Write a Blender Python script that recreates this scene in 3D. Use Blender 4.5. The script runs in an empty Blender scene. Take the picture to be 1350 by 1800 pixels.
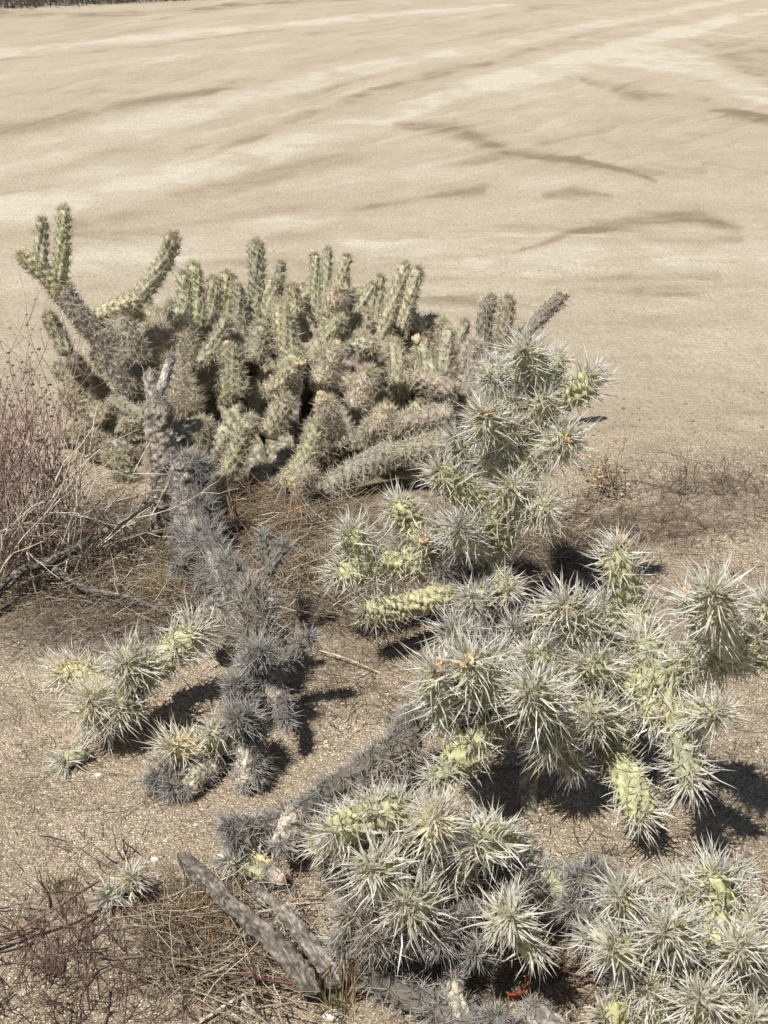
import bpy, math
import numpy as np
from mathutils import Vector

C = bpy.context.scene
COL = C.collection
# ------------------------------------------------------------------ camera
PITCH = math.radians(24.5); F = 2400.0; H = 1.5
cam = bpy.data.objects.new('camera', bpy.data.cameras.new('camera')); COL.objects.link(cam)
cam.location = (0, 0, H); cam.rotation_euler = (math.radians(90) - PITCH, 0, 0)
cam.data.sensor_fit = 'VERTICAL'; cam.data.sensor_height = 24; cam.data.lens = 24 * F / 1800
cam.data.clip_start = 0.05; cam.data.clip_end = 3000
C.camera = cam
# ------------------------------------------------------------------ light
SUN_EL = math.radians(59); SUN_AZ = math.radians(-142)      # azimuth from +Y, negative = to the left
sdir = Vector((math.sin(SUN_AZ) * math.cos(SUN_EL), math.cos(SUN_AZ) * math.cos(SUN_EL), math.sin(SUN_EL)))
w = bpy.data.worlds.new('World'); C.world = w; w.use_nodes = True
nt = w.node_tree; bg = nt.nodes['Background']
sky = nt.nodes.new('ShaderNodeTexSky'); sky.sky_type = 'NISHITA'; sky.sun_disc = False
sky.sun_elevation = SUN_EL; sky.sun_rotation = SUN_AZ
sky.air_density = 1.0; sky.dust_density = 1.2
nt.links.new(sky.outputs[0], bg.inputs[0]); bg.inputs[1].default_value = 0.05
sl = bpy.data.lights.new('sun', 'SUN'); sl.energy = 5.0; sl.angle = math.radians(0.5); sl.color = (1, 0.955, 0.88)
so = bpy.data.objects.new('sun', sl); COL.objects.link(so); so.rotation_euler = sdir.to_track_quat('Z', 'Y').to_euler()
C.view_settings.view_transform = 'Standard'; C.view_settings.look = 'None'
C.view_settings.exposure = 0.19; C.view_settings.gamma = 1.0
C.render.engine = 'CYCLES'

rng = np.random.default_rng(7)
# ------------------------------------------------------------------ helpers: pixel of the 1350x1800 photograph -> place
cp, sp = math.cos(PITCH), math.sin(PITCH)
def ray(px, py):
    a = (px - 675) / F; b = (py - 900) / F
    return np.array([a, cp - b * sp, -sp - b * cp])
def at(px, py, Y):
    d = ray(px, py); t = Y / d[1]
    return np.array([0, 0, H]) + t * d
def gr(px, py, h=0.0):
    d = ray(px, py); t = (h - H) / d[2]
    return np.array([0, 0, H]) + t * d
def px2m(n, Y, h=0.2):
    return n * (Y * cp + (H - h) * sp) / F

# ------------------------------------------------------------------ noise
_T = np.random.default_rng(3).random((256, 256)).astype(np.float64)
def vnoise(x, y):
    xi = np.floor(x).astype(int); yi = np.floor(y).astype(int); fx = x - xi; fy = y - yi
    fx = fx * fx * (3 - 2 * fx); fy = fy * fy * (3 - 2 * fy)
    a = _T[xi & 255, yi & 255]; b = _T[(xi + 1) & 255, yi & 255]; c = _T[xi & 255, (yi + 1) & 255]; d = _T[(xi + 1) & 255, (yi + 1) & 255]
    return (a * (1 - fx) + b * fx) * (1 - fy) + (c * (1 - fx) + d * fx) * fy
def fbm(x, y, o=4):
    s = 0; a = 0.5; t = 0
    for i in range(o):
        s = s + a * vnoise(x * 2 ** i + 17.3 * i, y * 2 ** i + 5.1 * i); t += a; a *= 0.5
    return s / t
def sstep(a, b, x):
    t = np.clip((x - a) / (b - a), 0, 1); return t * t * (3 - 2 * t)

def gz(x, y):
    x = np.asarray(x, float); y = np.asarray(y, float)
    near = 1 - sstep(4.2, 7.0, y)
    z = (fbm(x * 2.2 + 3, y * 2.2, 3) - .5) * 0.03 * near + (fbm(x * 14, y * 14, 3) - .5) * 0.012 * near
    edge = 3.95 + 0.25 * (fbm(x * 1.3 + 9, y * 0 + 2.2, 3) - .5)
    z = z + 0.012 * np.exp(-((y - edge) / 0.12) ** 2) * near
    z = z + (fbm(x * .5, y * .8, 3) - .5) * 0.008 * sstep(4, 7, y)
    z = z + sstep(23.2, 25.5, y - 0.72 * np.minimum(x, -1.0)) * 0.15 * (1 - sstep(-4, 5, x)) 
    return z

# ------------------------------------------------------------------ mesh helpers
def mesh_np(name, V, faces, mat, cols=None, smooth=True, parent=None):
    """faces: (n,3) or (n,4) array"""
    me = bpy.data.meshes.new(name)
    V = np.ascontiguousarray(V, dtype=np.float32); faces = np.ascontiguousarray(faces, dtype=np.int32)
    n, k = faces.shape
    me.vertices.add(len(V)); me.vertices.foreach_set('co', V.ravel())
    me.loops.add(n * k); me.loops.foreach_set('vertex_index', faces.ravel())
    me.polygons.add(n); me.polygons.foreach_set('loop_start', np.arange(0, n * k, k, dtype=np.int32))
    me.polygons.foreach_set('loop_total', np.full(n, k, dtype=np.int32))
    me.polygons.foreach_set('use_smooth', np.full(n, smooth))
    me.update(calc_edges=True); me.validate()
    if cols is not None:
        a = me.attributes.new('Col', 'FLOAT_COLOR', 'POINT')
        c = np.ones((len(V), 4), dtype=np.float32); c[:, :3] = cols
        a.data.foreach_set('color', c.ravel())
    me.materials.append(mat)
    o = bpy.data.objects.new(name, me); COL.objects.link(o)
    if parent is not None: o.parent = parent
    return o
def tag(o, label=None, cat=None, group=None, kind=None):
    if label: o['label'] = label
    if cat: o['category'] = cat
    if group: o['group'] = group
    if kind: o['kind'] = kind
    return o
def thing(name, loc, label, cat, group=None):
    o = bpy.data.objects.new(name, None); COL.objects.link(o)
    o.location = loc; o.empty_display_size = 0.05
    o['_loc'] = list(map(float, loc)); return tag(o, label, cat, group)
def loc_of(p): return np.array(p['_loc'])

def colmat(name, rough=0.7, nscale=60, namt=0.25, bump=0.0, bscale=200, trans=0.0, spec=0.3):
    m = bpy.data.materials.new(name); m.use_nodes = True; t = m.node_tree; N = t.nodes; L = t.links
    b = N['Principled BSDF']; b.inputs['Roughness'].default_value = rough; b.inputs['Specular IOR Level'].default_value = spec
    at_ = N.new('ShaderNodeAttribute'); at_.attribute_name = 'Col'
    tc = N.new('ShaderNodeTexCoord'); no = N.new('ShaderNodeTexNoise'); no.inputs['Scale'].default_value = nscale; no.inputs['Detail'].default_value = 4
    L.new(tc.outputs['Object'], no.inputs['Vector'])
    mr = N.new('ShaderNodeMapRange'); mr.inputs[1].default_value = .3; mr.inputs[2].default_value = .7
    mr.inputs[3].default_value = 1 - namt; mr.inputs[4].default_value = 1 + namt
    L.new(no.outputs['Fac'], mr.inputs[0])
    mx = N.new('ShaderNodeVectorMath'); mx.operation = 'SCALE'
    L.new(at_.outputs['Color'], mx.inputs[0]); L.new(mr.outputs[0], mx.inputs['Scale']); L.new(mx.outputs[0], b.inputs['Base Color'])
    if bump > 0:
        n2 = N.new('ShaderNodeTexNoise'); n2.inputs['Scale'].default_value = bscale; n2.inputs['Detail'].default_value = 5
        L.new(tc.outputs['Object'], n2.inputs['Vector'])
        bp = N.new('ShaderNodeBump'); bp.inputs['Strength'].default_value = bump; bp.inputs['Distance'].default_value = 0.004
        L.new(n2.outputs['Fac'], bp.inputs['Height']); L.new(bp.outputs[0], b.inputs['Normal'])
    if trans > 0:
        out = N['Material Output']; tr = N.new('ShaderNodeBsdfTranslucent'); ms = N.new('ShaderNodeMixShader')
        L.new(mx.outputs[0], tr.inputs['Color']); ms.inputs[0].default_value = trans
        L.new(b.outputs[0], ms.inputs[1]); L.new(tr.outputs[0], ms.inputs[2]); L.new(ms.outputs[0], out.inputs['Surface'])
    return m
M_BODY = colmat('cactus_skin', 0.6, 90, 0.30, 0.5, 350)
M_SPINE = colmat('spine', 0.35, 30, 0.12, trans=0.45, spec=0.5)
M_GREYSPINE = colmat('weathered_spine', 0.6, 30, 0.2)
M_BARK = colmat('weathered_bark', 0.9, 70, 0.45, 1.0, 160)
M_TWIG = colmat('twig', 0.8, 40, 0.25)
M_GRASS = colmat('dry_grass', 0.7, 20, 0.2, trans=0.2)
M_STONE = colmat('stone', 0.8, 150, 0.3, 0.4, 300)
M_FRUIT = colmat('dried_fruit', 0.8, 250, 0.3, 0.6, 300)
M_RUST = colmat('rusty_metal', 0.75, 60, 0.5, 0.8, 200)

# polylines -> thin tubes
def tubes(P, R, sides=3, cols=None, cap=False):
    """P (K,n,3), R (K,n); returns V,Fq,cols"""
    K, n, _ = P.shape
    T = np.gradient(P, axis=1); T /= np.linalg.norm(T, axis=2, keepdims=True) + 1e-9
    ref = np.zeros((K, 1, 3)); ref[..., 2] = 1
    m = (P[:, -1] - P[:, 0]); m /= np.linalg.norm(m, axis=1, keepdims=True) + 1e-9
    flat = np.abs(m[:, 2]) > 0.8; ref[flat, 0] = [1, 0.1, 0]
    U = np.cross(T, np.broadcast_to(ref, T.shape)); U /= np.linalg.norm(U, axis=2, keepdims=True) + 1e-9
    W = np.cross(T, U)
    a = np.arange(sides) * 2 * np.pi / sides
    ring = U[:, :, None, :] * np.cos(a)[None, None, :, None] + W[:, :, None, :] * np.sin(a)[None, None, :, None]
    V = P[:, :, None, :] + ring * R[:, :, None, None]
    idx = np.arange(K * n * sides).reshape(K, n, sides)
    a0 = idx[:, :-1, :]; a1 = np.roll(idx, -1, axis=2)[:, :-1, :]; b0 = idx[:, 1:, :]; b1 = np.roll(idx, -1, axis=2)[:, 1:, :]
    Fq = np.stack([a0, a1, b1, b0], -1).reshape(-1, 4)
    cc = None
    if cols is not None:
        cols = np.asarray(cols)
        if cols.ndim == 2: cols = np.repeat(cols[:, None, :], n, 1)
        cc = np.repeat(cols[:, :, None, :], sides, 2).reshape(-1, 3)
    return V.reshape(-1, 3), Fq, cc

def smooth_path(pts, n):
    pts = np.asarray(pts, float)
    if len(pts) == 2: 
        t = np.linspace(0, 1, n)[:, None]; return pts[0] * (1 - t) + pts[1] * t
    e = np.vstack([2 * pts[0] - pts[1], pts, 2 * pts[-1] - pts[-2]])
    seg = np.linalg.norm(np.diff(pts, axis=0), axis=1); s = np.concatenate([[0], np.cumsum(seg)])
    out = []
    for q in np.linspace(0, s[-1], n):
        i = min(np.searchsorted(s, q, side='right') - 1, len(seg) - 1); t = (q - s[i]) / seg[i]
        p0, p1, p2, p3 = e[i:i + 4]
        out.append(.5 * ((2 * p1) + (-p0 + p2) * t + (2 * p0 - 5 * p1 + 4 * p2 - p3) * t * t + (-p0 + 3 * p1 - 3 * p2 + p3) * t ** 3))
    return np.array(out)
def frames(path):
    T = np.gradient(path, axis=0); T /= np.linalg.norm(T, axis=1, keepdims=True)
    r = np.array([0.31, 0.2, 1.0]) if abs(T[0][2]) < 0.9 else np.array([1, 0.3, 0.1])
    u = np.cross(T[0], r); u /= np.linalg.norm(u); U = [u]
    for i in range(1, len(T)):
        u = U[-1] - T[i] * np.dot(U[-1], T[i]); u /= np.linalg.norm(u); U.append(u)
    U = np.array(U); return T, U, np.cross(T, U)

# ------------------------------------------------------------------ a cholla joint
# body colour, tubercle: (height m, ribs, pitch m), spines: n per areole, length, width, spread, colours base/tip/alt
ST = {
 'silver':  dict(body=(.40,.40,.24), var=.15, tub=.0085, ribs=8, pitch=.018, n=4, L=.054, w=.0015, spread=1.0, c0=(.74,.70,.50), c1=(.97,.96,.91), mat='s'),
 'star':    dict(body=(.40,.40,.25), var=.15, tub=.0075, ribs=8, pitch=.017, n=4, L=.064, w=.0016, spread=1.0, c0=(.74,.70,.50), c1=(.97,.96,.91), mat='s'),
 'yellow':  dict(body=(.45,.435,.25), var=.10, tub=.009, ribs=8, pitch=.016, n=3, L=.05, w=.0015, spread=1.0, c0=(.74,.70,.50), c1=(.97,.96,.91), mat='s'),
 'bare':    dict(body=(.43,.425,.24), var=.10, tub=.010, ribs=8, pitch=.016, n=3, L=.042, w=.0014, spread=1.1, c0=(.5,.46,.3), c1=(.85,.82,.74), mat='s'),
 'cream':   dict(body=(.62,.56,.32), var=.12, tub=.006, ribs=9, pitch=.015, n=6, L=.054, w=.0015, spread=.95, c0=(.85,.78,.56), c1=(.98,.95,.86), mat='s'),
 'ash':     dict(body=(.42,.42,.27), var=.2, tub=.006, ribs=8, pitch=.018, n=4, L=.055, w=.0014, spread=1.05, c0=(.56,.54,.44), c1=(.88,.87,.83), mat='s'),
 'grey':    dict(body=(.14,.125,.105), var=.25, tub=.006, ribs=8, pitch=.018, n=7, L=.043, w=.0009, spread=1.15, c0=(.18,.17,.15), c1=(.40,.39,.37), mat='g'),
 'brownold':dict(body=(.18,.155,.12), var=.25, tub=.006, ribs=9, pitch=.017, n=7, L=.046, w=.0010, spread=1.1, c0=(.22,.19,.15), c1=(.48,.45,.39), mat='g'),
 'scaly':   dict(body=(.47,.42,.35), var=.2, tub=.007, ribs=7, pitch=.014, n=5, L=.030, w=.0008, spread=1.3, c0=(.2,.18,.16), c1=(.5,.47,.44), mat='g'),
 'wood':    dict(body=(.34,.30,.24), var=.2, tub=.005, ribs=8, pitch=.015, n=3, L=.014, w=.0008, spread=1.3, c0=(.22,.19,.16), c1=(.5,.46,.40), mat='g'),
 'rear':    dict(body=(.38,.355,.245), var=.18, tub=.0075, ribs=8, pitch=.020, n=13, L=.026, w=.0008, spread=1.25, c0=(.56,.50,.34), c1=(.92,.88,.74), mat='s'),
 'reartip': dict(body=(.42,.405,.265), var=.15, tub=.008, ribs=8, pitch=.021, n=11, L=.027, w=.0008, spread=1.25, c0=(.62,.52,.33), c1=(.94,.9,.78), mat='s'),
 'rearpale':dict(body=(.56,.51,.39), var=.15, tub=.007, ribs=9, pitch=.018, n=15, L=.031, w=.0008, spread=1.3, c0=(.76,.68,.53), c1=(.95,.90,.78), mat='s'),
 'rearbrown':dict(body=(.31,.275,.215), var=.2, tub=.007, ribs=9, pitch=.020, n=11, L=.026, w=.0007, spread=1.25, c0=(.44,.38,.29), c1=(.72,.66,.54), mat='g'),
 'reardark':dict(body=(.26,.24,.17), var=.25, tub=.006, ribs=8, pitch=.022, n=9, L=.024, w=.0007, spread=1.2, c0=(.34,.3,.23), c1=(.62,.57,.47), mat='g'),
}
def lattice(Lp, R, ribs, pitch, g, jit=0.04):
    k = np.arange(-1, int(Lp / pitch) + 2)
    out = []
    for i in range(ribs):
        ph = (i % 2) * .5 + g.uniform(-.06, .06)
        s = (k + ph) * pitch
        th = 2 * np.pi * i / ribs + s / pitch * 0.16
        out.append(np.stack([s, th], 1))
    o = np.vstack(out); o = o + g.normal(size=o.shape) * [jit * pitch, jit * 2 * np.pi / ribs]; return o[(o[:, 0] > R * .2) & (o[:, 0] < Lp + .3 * pitch)]
def joint_geo(path, R, st, g, seg=1.0, R2=None, density=1.0, openbase=False):
    S = dict(ST[st]); n0 = 60; S['ribs'] = int(np.clip(round(S['ribs'] * R / .018), 6, 13))
    P0 = smooth_path(path, n0); d = np.linalg.norm(np.diff(P0, axis=0), axis=1); arc = np.concatenate([[0], np.cumsum(d)]); Lp = arc[-1]
    T0, U0, W0 = frames(P0)
    R2 = R if R2 is None else R2
    capL = min(R2 * 1.05, Lp * .45)
    def sample(A, s): return np.stack([np.interp(s, arc, A[:, j]) for j in range(3)], -1)
    def rad(s):
        rr = R + (R2 - R) * np.clip(s / Lp, 0, 1)
        c = np.clip((s - (Lp - capL)) / capL, 0, 1); f = np.sqrt(np.maximum(1 - c * c, 0))
        b = np.clip(s / (R * 1.1), 0, 1); b = .08 + .92 * np.sqrt(1 - (1 - b) ** 2)
        return rr * f * b, c
    lat = lattice(Lp, R, S['ribs'], S['pitch'], g, .38 if st in ('scaly', 'wood') else .07)
    # body
    step = 0.0034 / seg
    s = np.concatenate([np.arange(0, Lp - capL, step), Lp - capL + capL * np.sin(np.linspace(0, np.pi / 2, 7))])
    M = int(40 * seg)
    th = np.arange(M) * 2 * np.pi / M
    SS, TH = np.meshgrid(s, th, indexing='ij')
    r, c = rad(SS)
    ds = (SS.ravel()[:, None] - lat[None, :, 0] + S['pitch'] * .12) / (S['pitch'] * .62)
    dt = (TH.ravel()[:, None] - lat[None, :, 1] + np.pi) % (2 * np.pi) - np.pi
    dt = dt / (np.pi / S['ribs'] * 1.12)
    hgt = (np.maximum(0, 1 - (ds ** 2 + dt ** 2).min(1)) ** .75).reshape(SS.shape) * S['tub'] * min(1.1, R / .019) * np.clip(1.15 - c, .3, 1)
    if st in ('wood', 'scaly'): hgt = hgt * .35 + S['tub'] * 1.5 * (R / .019) * (fbm(SS * 75 + 7, TH * 3.2 + 2, 4) - .25) * np.clip(1.15 - c, .15, 1)
    r = r + hgt
    r *= 1 + .06 * (fbm(SS * 60 + R * 999, TH * 1.3, 2) - .5)
    Pc = sample(P0, s)[:, None, :]; U = sample(U0, s)[:, None, :]; W = sample(W0, s)[:, None, :]
    V = Pc + (U * np.cos(th)[None, :, None] + W * np.sin(th)[None, :, None]) * r[..., None]
    nr = len(s); idx = np.arange(nr * M).reshape(nr, M)
    Fq = np.stack([idx[:-1], np.roll(idx, -1, 1)[:-1], np.roll(idx, -1, 1)[1:], idx[1:]], -1).reshape(-1, 4)
    base = np.array(S['body']) * (1 + S['var'] * g.uniform(-1, 1)) * np.array([1 + g.uniform(-.06, .06), 1, 1 + g.uniform(-.1, .1)])
    nz = fbm(SS * 45 + g.uniform(0, 50), TH * 2.0, 3).ravel()
    bc = base[None, :] * (0.7 + 0.6 * nz[:, None])
    if st in ('scaly', 'wood'):     # pale flaking scales over darker dead skin
        k = sstep(.40, .62, hgt.ravel() / (hgt.max() + 1e-9) * .7 + .6 * fbm(SS * 160 + 3, TH * 7, 3).ravel() - .05)[:, None]; bc = bc * (.52 + .6 * k)
    body = (V.reshape(-1, 3), Fq, bc)
    # spines
    sl = np.clip(lat[:, 0] , 0, Lp * .999); rr, cc = rad(sl)
    keep = rr > R * .12; sl, rr, cc = sl[keep], rr[keep], cc[keep]; thl = lat[keep, 1]
    pc = sample(P0, sl); t = sample(T0, sl); u = sample(U0, sl); w_ = sample(W0, sl)
    radial = u * np.cos(thl)[:, None] + w_ * np.sin(thl)[:, None]
    nrm = radial * np.sqrt(1 - cc ** 2)[:, None] + t * cc[:, None]
    pos = pc + radial * rr[:, None] + nrm * (S['tub'] * min(1.1, R / .019) * np.clip(1.15 - cc, .3, 1) * .85)[:, None]
    # areoles crowding together over the rounded tip
    nc = 16; ca = np.arcsin(np.clip(.45 + .55 * (np.arange(nc) + .5) / nc, 0, 1)); cth = np.arange(nc) * 2.39996 + g.uniform(0, 6)
    cs = Lp - capL + capL * np.sin(ca); cr, ccc = rad(np.minimum(cs, Lp * .9999)); tu, tw, tt0 = U0[-1], W0[-1], T0[-1]
    crad = tu[None] * np.cos(cth)[:, None] + tw[None] * np.sin(cth)[:, None]; cn = crad * np.cos(ca)[:, None] + tt0[None] * np.sin(ca)[:, None]
    cpos = sample(P0, np.minimum(cs, Lp)) + crad * cr[:, None]
    pos = np.vstack([pos, cpos]); nrm = np.vstack([nrm, cn]); t = np.vstack([t, np.repeat(tt0[None], nc, 0)])
    # a tuft at the very tip
    tipn = max(3, int(5 * density)); pos = np.vstack([pos, np.repeat((P0[-1] - T0[-1] * .002)[None], tipn, 0)]); nrm = np.vstack([nrm, np.repeat(T0[-1][None], tipn, 0)]); t = np.vstack([t, np.repeat(T0[-1][None], tipn, 0)])
    n = max(1, int(round(S['n'] * density)))
    age = np.concatenate([sl / Lp, np.ones(len(pos) - len(sl))]); foreground = st in ('silver', 'star', 'ash', 'cream', 'yellow', 'bare')
    A = len(pos); pos = np.repeat(pos, n, 0); nn = np.repeat(nrm, n, 0); tt = np.repeat(t, n, 0); age = np.repeat(age, n)
    q = g.normal(size=(A * n, 3)); q -= (q * nn).sum(1, keepdims=True) * nn; q /= np.linalg.norm(q, axis=1, keepdims=True)
    ang = S['spread'] * np.sqrt(g.random(A * n)) * 1.15
    D = nn * np.cos(ang)[:, None] + q * np.sin(ang)[:, None] + tt * .28; D /= np.linalg.norm(D, axis=1, keepdims=True)
    Ln = S['L'] * (.35 + .75 * g.random(A * n) ** 1.1) * (R / .019) ** .5
    if foreground: Ln *= .55 + .50 * sstep(.2, .9, age); Ln *= np.where(g.random(A * n) < .35 * (1 - age), .25, 1)
    # broken / missing ones
    Ln *= np.where(g.random(A * n) < .12, .4, 1)
    wd = S['w'] * g.uniform(.7, 1.25, A * n)
    ref = g.normal(size=D.shape); e1 = np.cross(D, ref); e1 /= np.linalg.norm(e1, axis=1, keepdims=True); e2 = np.cross(D, e1)
    bvs = [pos + (e1 * math.cos(a) + e2 * math.sin(a)) * wd[:, None] for a in (0, 2.094, 4.189)]
    bend = g.normal(size=D.shape) * .07
    mid = pos + D * (Ln * .55)[:, None]
    mvs = [mid + (e1 * math.cos(a) + e2 * math.sin(a)) * (wd * .62)[:, None] for a in (0, 2.094, 4.189)]
    tip = pos + (D + bend) * Ln[:, None]
    VV = np.stack(bvs + mvs + [tip], 1)            # (K,7,3)
    K = len(pos); o = (np.arange(K) * 7)[:, None]
    f = np.array([[0, 1, 4], [0, 4, 3], [1, 2, 5], [1, 5, 4], [2, 0, 3], [2, 3, 5], [3, 4, 6], [4, 5, 6], [5, 3, 6]])
    FF = (o[:, :, None] + f[None]).reshape(-1, 3)
    k = g.random((K, 1)); c0 = np.array(S['c0'])[None] * (.75 + .5 * k); c1 = np.array(S['c1'])[None] * (.72 + .33 * g.random((K, 1)))
    old = g.random((K, 1)) < .09; c1 = np.where(old, c1 * .55, c1)
    CC = np.stack([c0, c0, c0, c1, c1, c1, c1 * np.array([1, .93, .8])], 1).reshape(-1, 3)
    return body, (VV.reshape(-1, 3), FF, np.clip(CC, 0, .95)), (P0[-1], T0[-1])
def merge(gs):
    V, Fs, Cs, o = [], [], [], 0
    for v, f, c in gs: V.append(v); Fs.append(f + o); Cs.append(c); o += len(v)
    return np.vstack(V), np.vstack(Fs), np.vstack(Cs)
def fruit_geo(p, d, r, g, col=(.62, .42, .22)):
    d = d / np.linalg.norm(d); u = np.cross(d, [.3, .5, .8]); u /= np.linalg.norm(u); w_ = np.cross(d, u)
    prof = [(-.9, .45), (-.5, .8), (-.1, 1.0), (.3, 1.0), (.75, 1.1), (.6, .85), (.35, .6), (.42, .3), (.5, .01)]
    M = 14; V = []; Cc = []
    for i, (z, q) in enumerate(prof):
        for k in range(M):
            a = 2 * np.pi * k / M; z = z + (.28 * (-1) ** k if i in (4, 5) else 0) + g.uniform(-.12, .12); jig = 1 + (.14 * math.sin(3 * k + i) + g.uniform(-.16, .16)) * (1 if i > 1 else .3)
            V.append(p + d * z * r + (u * math.cos(a) + w_ * math.sin(a)) * q * r * jig)
            Cc.append(np.array(col) * (1.0 + .25 * (i in (3, 4)) - .25 * (i >= 7)) * g.uniform(.8, 1.15))
    idx = np.arange(len(V)).reshape(-1, M)
    Fq = np.stack([idx[:-1], np.roll(idx, -1, 1)[:-1], np.roll(idx, -1, 1)[1:], idx[1:]], -1).reshape(-1, 4)
    return np.array(V), Fq, np.array(Cc)
def add_joint(par, path, R, st, g, name='stem_joint', fruit=0, label=None, R2=None, seg=1.0, density=1.0, fcol=(.60, .44, .25), fr=.011):
    b, s, (tp, td) = joint_geo(path, R, st, g, R2=R2, seg=seg, density=density)
    L = loc_of(par)
    o = mesh_np(name, b[0] - L, b[1], M_BARK if st in ('scaly', 'wood') else M_BODY, b[2], parent=par)
    if label: o['label'] = label
    mesh_np('spines', s[0] - L, s[1], M_SPINE if ST[st]['mat'] == 's' else M_GREYSPINE, s[2], smooth=False, parent=o)
    for k in range(fruit):
        off = np.clip(g.normal(size=3), -1.1, 1.1) * R * (.0 if fruit == 1 else .55); off = off - td * abs(off @ td)
        v, f, c = fruit_geo(tp + off + td * .006, td + g.normal(size=3) * .25, fr, g, fcol)
        mesh_np('fruit', v - L, f, M_FRUIT, c, parent=o)
    return o
def plant(name, label, cat, base_px, joints, seed, trunk=None, group=None, trunk_style='wood', dens=1.0, lean=0.0):
    """joints: (bx,by,bY, tx,ty,tY, radius_px, style[, fruits])"""
    g = np.random.default_rng(seed)
    base = gr(*base_px); base[2] = float(gz(base[0], base[1]))
    t = thing(name, base, label, cat, group)
    if trunk:
        for tr in trunk:
            pts = [at(*q) if q[2] > .5 else gr(*q) for q in tr[0]]
            if tr[2]: pts[0] = pts[0] - np.array([0, 0, .02])
            b, s, _ = joint_geo(pts, tr[1], trunk_style, g, R2=tr[1] * .8, density=1.0)
            o = mesh_np('trunk', b[0] - base, b[1], M_BARK, b[2], parent=t)
            mesh_np('spines', s[0] - base, s[1], M_GREYSPINE, s[2], smooth=False, parent=o)
    for j in joints:
        bx, by, bY, tx, ty, tY, rp, st = j[:8]; fr = j[8] if len(j) > 8 else 0
        bY -= lean * min(max(bx - 1090, 0) / 200, 1); tY -= lean * min(max(tx - 1090, 0) / 200, 1)
        a = at(bx, by, bY); c = at(tx, ty, tY); Ln = np.linalg.norm(c - a)
        for q in (a, c): q[2] = max(q[2], float(gz(q[0], q[1])) + .018)
        mid = (a + c) / 2 + g.normal(size=3) * Ln * .045
        R = px2m(rp, (bY + tY) / 2, a[2])
        add_joint(t, [a, mid, c], R, st, g, fruit=fr, R2=R * g.uniform(.85, 1.02), density=dens)
    return t

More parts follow.
